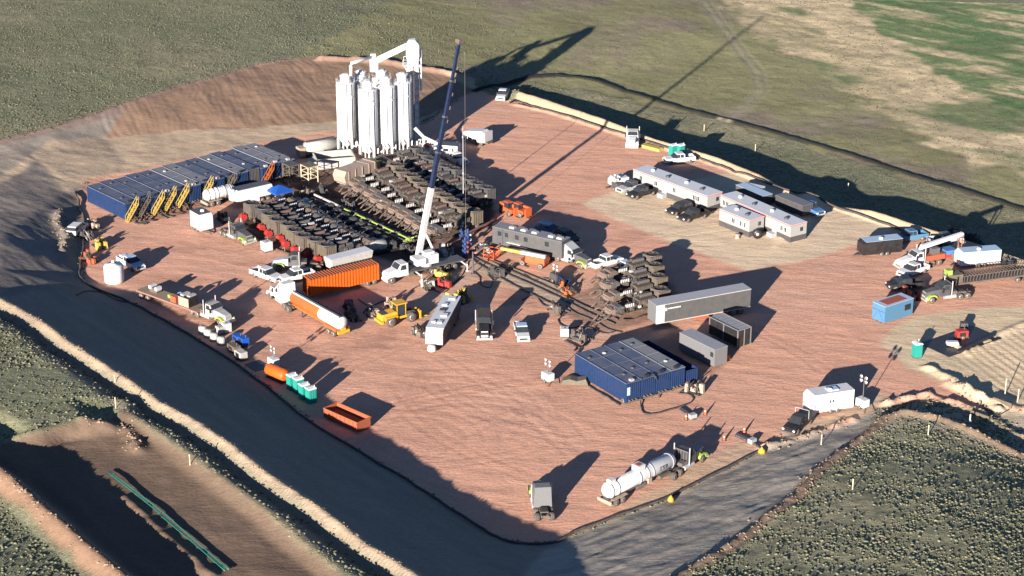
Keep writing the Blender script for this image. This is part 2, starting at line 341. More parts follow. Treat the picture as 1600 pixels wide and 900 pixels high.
def hz(x, y):
    i = min(max(np.searchsorted(GX, x)-1, 0), len(GX)-2); j = min(max(np.searchsorted(GY, y)-1, 0), len(GY)-2)
    fx = (x-GX[i])/(GX[i+1]-GX[i]); fy = (y-GY[j])/(GY[j+1]-GY[j])
    return float(ZZ[j, i]*(1-fx)*(1-fy)+ZZ[j, i+1]*fx*(1-fy)+ZZ[j+1, i]*(1-fx)*fy+ZZ[j+1, i+1]*fx*fy)

# soil and grass colours
COL = np.zeros(XX.shape+(3,)); VEG = np.ones(XX.shape)
n1 = fbm(XX, YY, 22, 101, 4)[..., None]; n2 = fbm(XX, YY, 6, 111, 3)[..., None]
sage = np.array([0.15, 0.152, 0.09]); straw = np.array([0.225, 0.203, 0.128])
n1 = np.clip((n1-0.5)*2.6+0.5, 0, 1); n3 = np.clip((fbm(XX, YY, 45, 131, 3)[..., None]-.52)*6, 0, 1)
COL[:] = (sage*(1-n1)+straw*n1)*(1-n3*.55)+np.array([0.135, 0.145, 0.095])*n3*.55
COL *= (1+.28*np.clip((300-YY)/60, 0, 1))[..., None]  # near sage ground lightened in colour to offset its self shadowing
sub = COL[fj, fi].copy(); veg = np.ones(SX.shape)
def paint(m, c, v=None, var=0.0, seed=1, s=4, **k):
    global sub, veg
    cc = np.array(c)[None, None, :]*(1+var*(fbm(SX, SY, s, seed, 3, **k)-0.5)*2)[..., None] if var else np.array(c)[None, None, :]
    sub = sub*(1-m[..., None])+cc*m[..., None]
    if v is not None: veg = veg*(1-m)+v*m
# olive meadow beyond the pad
mead = mask(P2([(440, 92, 5), (540, 90, 4.5), (740, 124), (870, 125), (1130, 185, -3), (1600, 330, -4), (1900, 420, -4), (1900, 200, -4), (1300, -60, -2), (700, -60, 3), (560, 20, 5)]), 3, 4)
paint(mead, (0.205, 0.192, 0.098), 0.25, 0.25, 120, 14)
olive = fbm(SX, SY, 16, 140, 4)
paint(mead*np.clip((olive-0.5)*4, 0, 1), (0.195, 0.158, 0.117), None, 0.2, 121, 3)
# tan and green strips of the field, top right
tanf = mask(P2([(1100, -40, -1), (1180, 50, -2), (1300, 130, -3), (1450, 220, -4), (1600, 290, -4), (1900, 420, -4), (2000, 200, -4), (1700, -60, -4)]), 5, 5)
a_st = -0.62
st = fbm(SX, SY, 3.2, 150, 4, sx=5, ang=a_st)
paint(tanf*np.clip((fbm(SX, SY, 10, 161, 4, sx=3, ang=a_st)-.33)*6, .55, 1), (0.49, 0.385, 0.235), 0.3, 0.35, 151, 3)
paint(tanf*np.clip((fbm(SX, SY, 12, 160, 4, sx=2, ang=a_st)-0.50)*7, 0, 1)*0.85, (0.10, 0.14, 0.06), None, 0.3, 152, 2)
grnf = mask(P2([(1300, -40, -3), (1380, 60, -3.5), (1480, 130, -4), (1600, 190, -4), (1900, 300, -4), (2000, 100, -4), (1700, -60, -4)]), 3, 4)
paint(grnf*np.clip((st*.8+fbm(SX, SY, 2, 155, 3)*.2-0.33)*5, 0, 1)*0.88, (0.08, 0.15, 0.055), 0.3, 0.35, 153, 2)
# dirt areas
GREYD = (0.215, 0.18, 0.137)
paint(m_sw, GREYD, 0, 0.12, 170, 2, sx=6, ang=-0.95)
paint(left_m, (0.19, 0.16, 0.135), 0, 0.2, 171, 2)
paint(m_se, (0.30, 0.26, 0.21), 0, 0.2, 172, 1.5, sx=6, ang=0.75)
north = mask([tuple(p) for p in B['n_top']]+P2([(742, 143), (700, 168), (640, 200), (520, 215), (440, 240), (135, 290), (100, 300, 1), (60, 250, 2), (-60, 320, 3)]), 0.5, 3)
paint(north, (0.40, 0.30, 0.205), 0, 0.15, 173, 5)
paint(slope_m, (0.225, 0.145, 0.098), 0, 0.15, 174, 3)
paint(mask([tuple(p) for p in B['n_top'][:5]]+P2([(160, 215, 1), (75, 236, .8), (0, 275, 2), (-60, 300, 3)]), 0.8, 3), (0.25, 0.21, 0.17), 0, 0.2, 179, 3)
paint(near(B['n_top'], 2.0)*0.55, (0.22, 0.135, 0.11), 0)
paint(m_pad, (0.53, 0.288, 0.198), 0, 0.08, 175, 6)
rs_ = np.random.RandomState(77)
for k_ in range(46):        # crossing wheel ruts
    x0_, y0_ = gp(rs_.uniform(300, 1350), rs_.uniform(250, 760))[:2]; a_ = rs_.choice([R(AXD) for AXD in (-52, 37, 10, -20, 60)])+rs_.uniform(-.3, .3); ln_r = rs_.uniform(12, 40); cv_ = rs_.uniform(-.03, .03)
    P_ = [(x0_, y0_)]
    for q_ in range(14): a_ += cv_*ln_r/14; P_.append((P_[-1][0]+math.cos(a_)*ln_r/14, P_[-1][1]+math.sin(a_)*ln_r/14))
    for o_ in (-0.95, 0.95):
        d_ = seg_dist(SX, SY, off([(p_[0], p_[1], 0) for p_ in P_], o_, 0)); SZ += (-0.03*np.exp(-(d_/0.28)**2)+0.02*np.exp(-((d_-0.5)/0.25)**2))*m_pad
        sub_rut = np.exp(-(d_/0.35)**2)*m_pad*0.22
        paint(sub_rut, (0.36, 0.19, 0.135), 0)
stain = np.clip((fbm(SX, SY, 7, 300, 4)-0.56)*7, 0, 1)*m_pad; cx_, cy_ = gp(640, 420)[:2]
stain = stain*np.clip(1.25-np.hypot((SX-cx_)/55, (SY-cy_)/60), 0, 1); paint(stain*0.5, (0.25, 0.13, 0.09), 0)
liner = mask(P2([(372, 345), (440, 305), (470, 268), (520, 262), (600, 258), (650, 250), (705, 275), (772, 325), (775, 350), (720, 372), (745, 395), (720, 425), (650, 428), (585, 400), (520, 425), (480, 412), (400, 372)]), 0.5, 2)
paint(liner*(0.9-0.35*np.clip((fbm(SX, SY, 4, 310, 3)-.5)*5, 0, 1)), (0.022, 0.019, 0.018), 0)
paint(mask(P2([(212, 325), (300, 296), (400, 272), (465, 262), (470, 275), (400, 292), (310, 312), (225, 340)]), 0.4, 2)*0.75, (0.04, 0.026, 0.022), 0)  # shading and hoses before the tank row painted into the ground colour
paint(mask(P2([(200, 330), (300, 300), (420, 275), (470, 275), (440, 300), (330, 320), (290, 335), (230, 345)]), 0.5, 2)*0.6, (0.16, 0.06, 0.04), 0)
paint(mask(P2([(880, 470), (960, 430), (1050, 440), (1060, 470), (1010, 505), (940, 520), (890, 495)]), 0.6, 2)*0.6, (0.10, 0.07, 0.055), 0)
paint(mask(P2([(1010, 540), (1050, 520), (1110, 525), (1160, 545), (1110, 585), (1080, 580)]), 0.6, 2)*0.5, (0.12, 0.08, 0.06), 0)
for k_, (cu, cv, rr0, a0, a1) in enumerate(((640, 690, 6, -0.4, 2.2), (700, 650, 9, -0.6, 1.8), (730, 700, 12, 0.2, 2.2), (1330, 540, 22, 2.0, 3.6), (1120, 640, 14, 1.6, 3.0), (860, 230, 16, 0.0, 1.5), (1250, 470, 30, 1.2, 2.6))):
    c_ = gp(cu, cv)
    for dr in (0, 0.9, 2.3, 3.2, 4.6, 5.5):
        ln_ = [(c_.x+math.cos(a0+(a1-a0)*t/14)*(rr0+dr), c_.y+math.sin(a0+(a1-a0)*t/14)*(rr0+dr)) for t in range(15)]
        SZ += 0.04*np.exp(-(seg_dist(SX, SY, ln_)/0.3)**2)*m_pad
ZZ[fj, fi] = SZ
PADV = m_pad*np.clip((fbm(SX, SY, 14, 180, 4)-0.52)*4, 0, 1)*0.35
paint(PADV, (0.48, 0.31, 0.225), 0)
tan_p = mask(P2([(905, 318), (960, 300), (1060, 285), (1150, 268), (1240, 305), (1400, 358), (1345, 382), (1255, 408), (1170, 422), (1050, 380)]), 0.3, 2)
paint(tan_p, (0.55, 0.42, 0.285), 0, 0.12, 176, 4)
paint(mask(P2([(960, 806), (1000, 775), (1090, 722), (1150, 690), (1195, 700), (1110, 745), (1040, 780)]), 0.5, 3)*0.8, (0.44, 0.315, 0.21), 0, 0.1, 177, 3)
paint(mask(P2([(1200, 700), (1230, 670), (1330, 640), (1372, 615), (1420, 622), (1372, 640), (1262, 684)]), 0.5, 3)*0.7, (0.42, 0.33, 0.23), 0, 0.2, 178, 2)
paint(mask(P2([(640, 478), (690, 430), (740, 395), (760, 405), (740, 440), (700, 475), (660, 510)]), 0.5, 3)*0.6, (0.42, 0.31, 0.22), 0)
paint(mask(P2([(750, 405), (800, 420), (860, 440), (900, 470), (880, 480), (800, 450), (745, 425)]), 0.5, 3)*0.7, (0.36, 0.30, 0.21), 0)
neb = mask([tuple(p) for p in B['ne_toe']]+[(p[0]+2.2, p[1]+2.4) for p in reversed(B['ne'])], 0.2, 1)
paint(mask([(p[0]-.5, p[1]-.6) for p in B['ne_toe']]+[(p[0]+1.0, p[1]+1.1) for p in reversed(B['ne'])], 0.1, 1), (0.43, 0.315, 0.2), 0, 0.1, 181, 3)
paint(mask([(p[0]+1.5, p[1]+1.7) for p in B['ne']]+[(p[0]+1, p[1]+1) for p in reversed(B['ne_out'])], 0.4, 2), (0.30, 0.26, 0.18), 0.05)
rt = mask(P2([(1372, 535), (1400, 510), (1440, 492), (1520, 482), (1600, 478), (1750, 470), (1750, 650), (1600, 635), (1545, 640), (1480, 600), (1420, 575)]), 0.25, 2)
paint(rt, (0.49, 0.38, 0.25), 0, 0.15, 182, 4)
paint(mask(P2([(1535, 640), (1590, 640), (1700, 680), (1700, 720), (1600, 680)]), 0.3, 3), (0.42, 0.34, 0.24), 0)
paint(mask(P2([(1372, 640), (1450, 625), (1530, 648), (1620, 690), (1700, 740), (1700, 790, 2), (1600, 735, 1.8), (1540, 705, 1.6), (1460, 680, 1.4), (1400, 672, 1.2), (1372, 680, 1.2)]), 0.8, 3)*0.8, (0.33, 0.27, 0.19), 0.1, 0.2, 183, 3)
paint(near(B['sw'], 1.0, 0.5), (0.36, 0.27, 0.185), 0); paint(near(B['bank'], 1.0, 0.8)*0.8, (0.22, 0.175, 0.13), 0)
paint(near(B['swale'], 1.8, 0.5)*0.8, (0.2, 0.165, 0.125), 0.05)
paint(near(B['se'], 1.2, 0.8), (0.22, 0.155, 0.105), 0)
pit = mask([tuple(p) for p in B['pit_berm']]+[tuple(p) for p in reversed(B['pit_east'])]+P2([(130, 657, 6.4), (0, 690, 6.6), (-80, 700, 6.6)]), 0.3, 3)
paint(pit, (0.145, 0.1, 0.07), 0, 0.2, 184, 2, sx=7, ang=-0.95)
paint(near(B['pit_berm'], 2.4, 1.2), (0.21, 0.13, 0.085), 0, 0.2, 185, 2)
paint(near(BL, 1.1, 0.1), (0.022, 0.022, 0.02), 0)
trk = L([(1085, -20, -1), (1120, 30, -1.5), (1160, 80, -2), (1185, 110, -2.5), (1190, 140, -3), (1165, 170, -3), (1130, 190, -3.2)])
for o_ in (-1.0, 1.0): paint(near(off(trk, o_, 0), 0.55, 0.2)*0.7, (0.16, 0.145, 0.10), 0)
paint(near(off(trk, 0, 0), 2.2, 0.5)*0.3, (0.30, 0.26, 0.18), 0)
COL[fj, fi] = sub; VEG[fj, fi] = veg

nx, ny = len(GX), len(GY)
verts = np.stack([XX, YY, ZZ], -1).reshape(-1, 3)
idx = np.arange(nx*ny).reshape(ny, nx)
faces = np.stack([idx[:-1, :-1], idx[:-1, 1:], idx[1:, 1:], idx[1:, :-1]], -1).reshape(-1, 4)
me = bpy.data.meshes.new('ground'); me.vertices.add(len(verts)); me.vertices.foreach_set('co', verts.ravel())
me.loops.add(faces.size); me.loops.foreach_set('vertex_index', faces.ravel().astype(np.int32))
me.polygons.add(len(faces)); me.polygons.foreach_set('loop_start', np.arange(0, faces.size, 4, dtype=np.int32))
me.polygons.foreach_set('use_smooth', np.ones(len(faces), bool)); me.update(calc_edges=True)
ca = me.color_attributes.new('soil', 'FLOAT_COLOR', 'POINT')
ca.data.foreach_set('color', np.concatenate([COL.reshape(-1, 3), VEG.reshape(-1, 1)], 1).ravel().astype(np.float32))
ground = bpy.data.objects.new('ground', me); col.objects.link(ground); ground['kind'] = 'structure'
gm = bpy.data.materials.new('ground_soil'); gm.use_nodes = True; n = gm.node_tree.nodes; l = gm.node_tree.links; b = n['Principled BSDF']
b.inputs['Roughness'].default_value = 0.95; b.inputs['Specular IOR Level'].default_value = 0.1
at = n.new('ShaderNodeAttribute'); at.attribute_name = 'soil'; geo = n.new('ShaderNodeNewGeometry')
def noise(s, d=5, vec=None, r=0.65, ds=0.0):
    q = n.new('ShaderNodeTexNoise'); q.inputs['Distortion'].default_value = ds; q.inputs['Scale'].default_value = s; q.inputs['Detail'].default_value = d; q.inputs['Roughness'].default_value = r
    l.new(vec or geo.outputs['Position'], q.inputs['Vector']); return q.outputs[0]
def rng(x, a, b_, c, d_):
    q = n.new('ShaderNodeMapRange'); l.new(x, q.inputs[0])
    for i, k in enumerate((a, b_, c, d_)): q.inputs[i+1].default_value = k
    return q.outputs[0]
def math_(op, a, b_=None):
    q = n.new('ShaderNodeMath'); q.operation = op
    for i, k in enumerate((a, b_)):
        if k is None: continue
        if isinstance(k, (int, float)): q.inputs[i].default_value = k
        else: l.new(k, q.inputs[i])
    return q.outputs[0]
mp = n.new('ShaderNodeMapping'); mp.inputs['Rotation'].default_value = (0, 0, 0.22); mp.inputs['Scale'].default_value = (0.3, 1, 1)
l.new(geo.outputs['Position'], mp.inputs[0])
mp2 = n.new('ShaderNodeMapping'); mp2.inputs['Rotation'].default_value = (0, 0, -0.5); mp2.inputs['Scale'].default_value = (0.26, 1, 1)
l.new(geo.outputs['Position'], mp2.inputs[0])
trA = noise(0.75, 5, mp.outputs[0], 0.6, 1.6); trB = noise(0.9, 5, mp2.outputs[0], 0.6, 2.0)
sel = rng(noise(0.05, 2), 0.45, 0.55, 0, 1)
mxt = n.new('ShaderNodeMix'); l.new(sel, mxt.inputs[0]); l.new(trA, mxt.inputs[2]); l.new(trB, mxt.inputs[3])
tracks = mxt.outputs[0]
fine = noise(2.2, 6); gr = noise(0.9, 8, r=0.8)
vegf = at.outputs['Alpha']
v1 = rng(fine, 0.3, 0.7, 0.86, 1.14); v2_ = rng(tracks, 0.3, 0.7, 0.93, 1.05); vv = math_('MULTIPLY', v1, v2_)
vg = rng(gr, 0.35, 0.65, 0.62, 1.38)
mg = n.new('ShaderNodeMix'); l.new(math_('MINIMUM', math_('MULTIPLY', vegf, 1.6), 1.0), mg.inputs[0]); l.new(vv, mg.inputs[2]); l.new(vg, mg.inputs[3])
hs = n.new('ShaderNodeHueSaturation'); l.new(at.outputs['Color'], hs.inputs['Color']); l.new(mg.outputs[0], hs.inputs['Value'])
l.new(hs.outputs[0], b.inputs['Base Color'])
amp = rng(noise(0.06, 3), 0.35, 0.65, 0.035, 0.12)
hgt = math_('ADD', math_('MULTIPLY', tracks, amp), math_('MULTIPLY', fine, 0.05))
hveg = math_('MULTIPLY', gr, math_('MULTIPLY', vegf, 0.48))
bp = n.new('ShaderNodeBump'); bp.inputs['Strength'].default_value = 1.0; bp.inputs['Distance'].default_value = 1.0
l.new(math_('ADD', hgt, hveg), bp.inputs['Height']); l.new(bp.outputs[0], b.inputs['Normal'])
me.materials.append(gm)

# ------------------------------------------------------------------ placing
def ang(a, b, z=0):
    d = gp(*b, z)-gp(*a, z); return math.atan2(d.y, d.x)
def gg(u, v):
    z = 0.0
    for _ in range(8): p = gp(u, v, z); z = hz(p.x, p.y)
    return Vector((p.x, p.y, z))
def put(o, a, b=None, deg=None, z=None):
    """stand a thing on the ground at the middle of two spots, facing from the first to the second"""
    if b is not None: p = (gp(*a)+gp(*b))/2; r = ang(a, b)
    else: p = gg(*a); r = 0
    if deg is not None: r = R(deg)
    o.location = (p.x, p.y, hz(p.x, p.y) if z is None else z); o.rotation_euler = (0, 0, r)
    return o
AX, AY = -52.5, 37.0       # the two main directions of the site
_wh = {}
def wheels(par, spots, r=0.4, w=0.28, rim='rim', zc=None, sub=True):
    k = (r, w, rim, sub)
    if k not in _wh:
        _wh[k] = [MB().lathe((0, 0, 0), [(r*0.55, -w/2), (r*0.93, -w/2), (r, -w*0.35), (r, w*0.35), (r*0.93, w/2), (r*0.55, w/2)], 14, 'y'),
                  MB().lathe((0, 0, 0), [(r*0.2, -w*0.42), (r*0.58, -w*0.52), (r*0.6, w*0.52), (r*0.2, w*0.42)], 12, 'y')]
        _wh[k].append(None)
    t = _wh[k]
    for x, y in spots:
        if t[2] is None:
            o = t[0].build('wheel', 'rubber', par, (x, y, zc or r)); q = t[1].build('rim', rim, o); t[2] = (o.data, q.data)
        else:
            o = bpy.data.objects.new('wheel', t[2][0]); col.objects.link(o); o.parent = par; o.location = (x, y, zc or r)
            q = bpy.data.objects.new('rim', t[2][1]); col.objects.link(q); q.parent = o

mk('exhaust_grey', (0.11, 0.105, 0.10), 0.45, 0.3, dust=0.3); mk('exhaust_brown', (0.10, 0.06, 0.052), 0.6, dust=0.3); mk('wellhead_blue', (0.007, 0.035, 0.12), 0.5, dust=0.15)
# ------------------------------------------------------------------ pickups and cars
def pickup(label, c='white', roofc=None, group='pickups and cars parked about the site', suv=False, cat='pickup', load=None, name='pickup_truck'):
    t = empty(name, label, cat, group); m = MB()
    if suv:
        m.prism([(-2.5, 0.45), (-2.52, 1.1), (-2.4, 1.2), (1.3, 1.18), (2.3, 1.02), (2.5, 0.8), (2.5, 0.42)], -0.98, 0.98, [0.05]*7)
    else:
        m.prism([(-0.85, 0.42), (-0.85, 1.22), (1.35, 1.2), (2.65, 1.08), (2.88, 0.9), (2.9, 0.42)], -0.98, 0.98, [0, 0.02, 0.04, 0.08, 0.1, 0.04])
        m.box(-2.9, -0.86, -0.98, -0.88, 0.5, 1.24); m.box(-2.9, -0.86, 0.88, 0.98, 0.5, 1.24); m.box(-2.92, -2.82, -0.88, 0.88, 0.55, 1.2)
        m.box(-2.3, -1.3, -1.0, -0.97, 0.95, 1.12); m.box(-2.3, -1.3, 0.97, 1.0, 0.95, 1.12)
    m.build('body', c, t, bevel=0.03)
    if not suv: MB().box(-2.82, -0.86, -0.87, 0.87, 0.6, 0.78).build('truck_bed', 'black', t)
    if suv:
        gl = [(-2.42, 1.15), (-2.25, 1.62), (-1.8, 1.74), (0.3, 1.76), (1.25, 1.15)]; rf = [(-2.2, 1.68), (-1.9, 1.8), (0.25, 1.82), (0.4, 1.72)]
        pil = [(-1.25, -1.17), (-0.35, -0.27)]
    else:
        gl = [(-0.84, 1.2), (-0.74, 1.8), (-0.5, 1.86), (0.62, 1.86), (1.42, 1.2)]; rf = [(-0.76, 1.8), (-0.7, 1.92), (0.6, 1.93), (0.74, 1.8)]
        pil = [(0.02, 0.1), (-0.82, -0.62)]
    MB().prism(gl, -0.9, 0.9, [0, 0.12, 0.14, 0.14, 0]).build('window_glass', 'glass', t)
    r = MB().prism(rf, -0.8, 0.8, [0.0, 0.05, 0.05, 0.0])
    for a, b_ in pil:
        for s in (-1, 1):
            r.add([(a, s*0.915, 1.2), (b_, s*0.915, 1.2), (b_, s*0.79, 1.82), (a, s*0.79, 1.82)], [(0, 1, 2, 3) if s < 0 else (3, 2, 1, 0)])
    r.build('roof', roofc or c, t)
    x0 = 2.5 if suv else 2.9
    MB().box(x0-0.04, x0+0.1, -0.95, 0.95, 0.38, 0.62).build('bumper', 'silver' if c != 'black' else 'dark_grey', t); MB().box(-x0-0.12, -x0-0.02, -0.92, 0.92, 0.42, 0.62).build('bumper', 'silver' if c != 'black' else 'dark_grey', t)
    MB().box(x0-0.02, x0+0.03, -0.6, 0.6, 0.66, 0.9).build('grille', 'black', t)
    for s in (-1, 1): MB().box(x0-0.08, x0+0.04, s*0.78-0.14, s*0.78+0.14, 0.72, 0.92).build('headlight', 'lamp_glass', t)
    for s in (-1, 1): MB().box(0.85, 1.05, s*1.05-.11, s*1.05+.11, 1.2, 1.4).build('mirror', 'black', t)
    wb = 1.55 if suv else 1.85
    wheels(t, [(wb, -0.87), (wb, 0.87), (-wb, -0.87), (-wb, 0.87)], 0.41, 0.27)
    if load:
        for (x0, x1, y0, y1, z0, z1, mm, nm) in load: MB().box(x0, x1, y0, y1, z0, z1).build(nm, mm, t)
    return t
TB = (-1.3, -0.9, -0.8, 0.8, 0.8, 1.35)
put(pickup('white crew cab pickup alone on the red dirt left of the orange tanker truck'), (398, 429), (435, 442))
put(pickup('light blue pickup beside the round white tank at the left edge of the pad', 'pale_blue', 'pale_blue', load=[(-2.6, -1.6, -0.5, 0.4, 0.8, 1.5, 'white', 'water_tank')]), (190, 409), (220, 425))
put(pickup('white pickup with pale blue roof parked facing the camera right of the black truck', 'white', 'pale_blue', load=[(-2.2, -1.3, -0.5, 0.5, 0.8, 1.45, 'white', 'cooler_box')]), (811, 510), (819, 541))
put(pickup('white pickup below the white control cab beyond the crane boom', 'white'), (697, 246), (728, 261))
put(pickup('white pickup by the berm corner at the far end of the pad', 'white'), (790, 147), (781, 162))
put(pickup('white pickup parked under the teal toilets behind the long office trailer', 'white'), (1086, 252), (1036, 256))
put(pickup('white crew cab pickup right in front of the grey and lime truck nose', 'white', 'white'), (922, 423), (972, 408))
put(pickup('white pickup half hidden behind the right hand pump cluster', 'white', 'pale_blue'), (956, 432), (1000, 418))
put(pickup('silver grey pickup at the left end of the long office trailer', 'light_grey', 'grey'), (1006, 293), (966, 304))
put(pickup('black pickup next to the silver pickup at the office trailer', 'black'), (1024, 301), (982, 312))
put(pickup('black car nearest the office wall in the pair before the trailers', 'black', suv=True, cat='car', name='parked_car'), (1078, 327), (1044, 338))
put(pickup('black pickup lower right of the two black vehicles before the trailers', 'black'), (1103, 337), (1063, 348))
put(pickup('blue car in the shade behind the grey equipment trailer', 'car_blue', suv=True, cat='car', name='parked_car'), (842, 361), (876, 371))
put(pickup('dark blue car in the shade just ahead of the blue car', 'dark_grey', suv=True, cat='car', name='parked_car'), (872, 370), (900, 383))
put(pickup('blue pickup in the shade at the far end of the double office trailer', 'car_blue', 'car_blue'), (1246, 328), (1284, 345))
put(pickup('dusty white pickup with blue hood below the white boom truck', 'white', 'white'), (1448, 421), (1404, 436))
put(pickup('light blue pickup in the shade beyond the black enclosed trailer', 'sky_blue'), (1440, 373), (1404, 378))
put(pickup('grey pickup in shade behind the white silo legs', 'light_grey', 'grey'), (683, 257), (648, 262))
put(pickup('silver pickup in shade beyond the black gooseneck trailer row', 'light_grey', 'grey'), (1452, 385), (1500, 380))

# ------------------------------------------------------------------ truck tractors
def tractor(label, c='white', hoodc=None, fender=None, sleeper=True, group='truck tractors on the site', stacks=True, boom=False, high=3.7, grille='silver', rear='dusty_steel', name='truck_tractor', cat='truck'):
    hoodc = hoodc or c; fender = fender or c; t = empty(name, label, cat, group)
    m = MB().box(-4.0, 3.6, -0.52, -0.38, 0.7, 1.0).box(-4.0, 3.6, 0.38, 0.52, 0.7, 1.0)
    for x in (-3.9, -2.5, -1.2, 0.2): m.box(x, x+0.15, -0.38, 0.38, 0.72, 0.95)
    m.box(-3.2, -1.9, -0.5, 0.5, 1.0, 1.12); m.build('chassis', rear, t)
    MB().prism([(-3.1, 1.12), (-3.0, 1.22), (-2.2, 1.3), (-2.0, 1.12)], -0.45, 0.45).build('fifth_wheel', 'black', t)
    m = MB().prism([(1.4, 0.95), (1.4, 2.05), (2.2, 2.0), (3.75, 1.72), (3.95, 1.5), (3.98, 0.8)], -0.85, 0.85, [0, 0.1, 0.14, 0.3, 0.25, 0.15]); m.build('hood', hoodc, t, bevel=0.04)
    for s in (-1, 1):
        y0, y1 = sorted((s*0.72, s*1.2)); fb = MB()
        fb.prism([(2.1, 0.85), (2.3, 1.25), (2.7, 1.42), (3.3, 1.4), (3.75, 1.15), (3.98, 0.85), (3.98, 0.6), (3.6, 0.6), (3.4, 1.1), (2.9, 1.22), (2.5, 1.08), (2.3, 0.85)], y0, y1)
        fb.build('fender', fender, t)
    MB().prism([(3.94, 0.85), (3.8, 1.68), (3.86, 1.7), (4.02, 0.85)], -0.5, 0.5).build('grille', grille, t)
    MB().box(3.98, 4.2, -1.2, 1.2, 0.45, 0.75).build('bumper', 'silver', t)
    for s in (-1, 1): MB().box(3.9, 4.02, s*0.95-0.15, s*0.95+0.15, 0.8, 1.02).build('headlight', 'lamp_glass', t)
    MB().prism([(-0.1, 0.95), (-0.1, 2.75), (0.95, 2.75), (1.5, 2.05), (1.55, 0.95)], -1.1, 1.1, [0, 0.12, 0.12, 0.04, 0]).build('cab', c, t, bevel=0.04)
    MB().add([(0.99, -0.88, 2.72), (0.99, 0.88, 2.72), (1.49, 0.96, 2.1), (1.49, -0.96, 2.1)], [(0, 3, 2, 1)]).build('windshield', 'glass', t)
    for s in (-1, 1):
        f = [(0, 1, 2, 3)] if s < 0 else [(3, 2, 1, 0)]
        MB().add([(0.15, s*1.09, 1.95), (1.1, s*1.085, 1.95), (0.85, s*1.02, 2.6), (0.15, s*1.02, 2.6)], f).build('side_window', 'glass', t)
        MB().box(1.35, 1.5, s*1.35-0.1, s*1.35+0.1, 1.7, 2.4).build('mirror', 'black', t)
    if sleeper:
        MB().prism([(-1.75, 0.95), (-1.75, high), (-0.5, high), (0.9, 2.78), (-0.12, 2.7), (-0.12, 0.95)], -1.15, 1.15, [0, 0.15, 0.15, 0.2, 0.1, 0]).build('sleeper', c, t, bevel=0.05)
    else:
        m = MB()
        for y in (-0.9, -0.45, 0, 0.45, 0.9): m.box(-0.4, -0.3, y-0.03, y+0.03, 1.0, 2.8)
        m.box(-0.42, -0.28, -1.05, 1.05, 2.7, 2.85); m.box(-1.4, -0.5, -0.9, 0.9, 1.0, 1.5); m.build('headache_rack', 'steel', t)
    if stacks:
        for s in (-1, 1): MB().cyl((-0.25, s*1.2, 1.0), (-0.25, s*1.2, 3.4), 0.09, n=8).build('exhaust_stack', 'silver', t)
    for s in (-1, 1): MB().cyl((-1.1, s*0.95, 0.75), (0.9, s*0.95, 0.75), 0.32, n=12).build('fuel_tank', 'silver', t)
    wheels(t, [(3.0, -0.98), (3.0, 0.98)], 0.52, 0.3)
    wheels(t, [(x, y) for x in (-1.95, -3.25) for y in (-0.9, 0.9)], 0.52, 0.6)
    return t
put(tractor('white sleeper truck pulling the orange and white tanker', high=4.0), (463, 488), (428, 462))
put(tractor('grey sleeper truck seen from behind on the near corner of the pad', 'mid_grey', 'grey', 'lime', rear='steel'), (853, 822), (838, 765))
put(tractor('grey and lime truck hitched to the white vacuum tanker', 'dark_grey', 'grey', 'lime', sleeper=False), (1040, 748), (1092, 716))
put(tractor('black truck facing the camera left of the white pickup', 'black', 'black', 'black', grille='white'), (754, 492), (758, 545))
put(tractor('pale grey truck with lime fender hitched to the grey windowed trailer', 'light_grey', 'grey', 'lime', high=3.4, stacks=False), (868, 403), (916, 419))
put(tractor('dark green truck with lime fender parked below the white enclosed trailer', 'dark_grey', 'grey', 'lime', sleeper=False), (1515, 462), (1440, 472))
put(tractor('white and black truck at the far berm facing the camera', 'white', 'white', 'white', sleeper=False), (990, 213), (987, 236))
put(tractor('grey truck with lime fender beside the red reels of the left pump row', 'grey', 'grey', 'lime', sleeper=False), (352, 365), (388, 382))
put(tractor('grey truck with lime fender and pale nose below the end of the left pump row', 'grey', 'light_grey', 'lime', sleeper=False), (490, 420), (442, 421))
put(tractor('grey truck with lime fender at the front of the loaded flatbed', 'off_white', 'light_grey', 'lime', sleeper=False), (305, 488), (356, 508))
put(pickup('white vehicle half hidden right behind the cab of the orange tanker truck', 'white'), (478, 434), (448, 441))

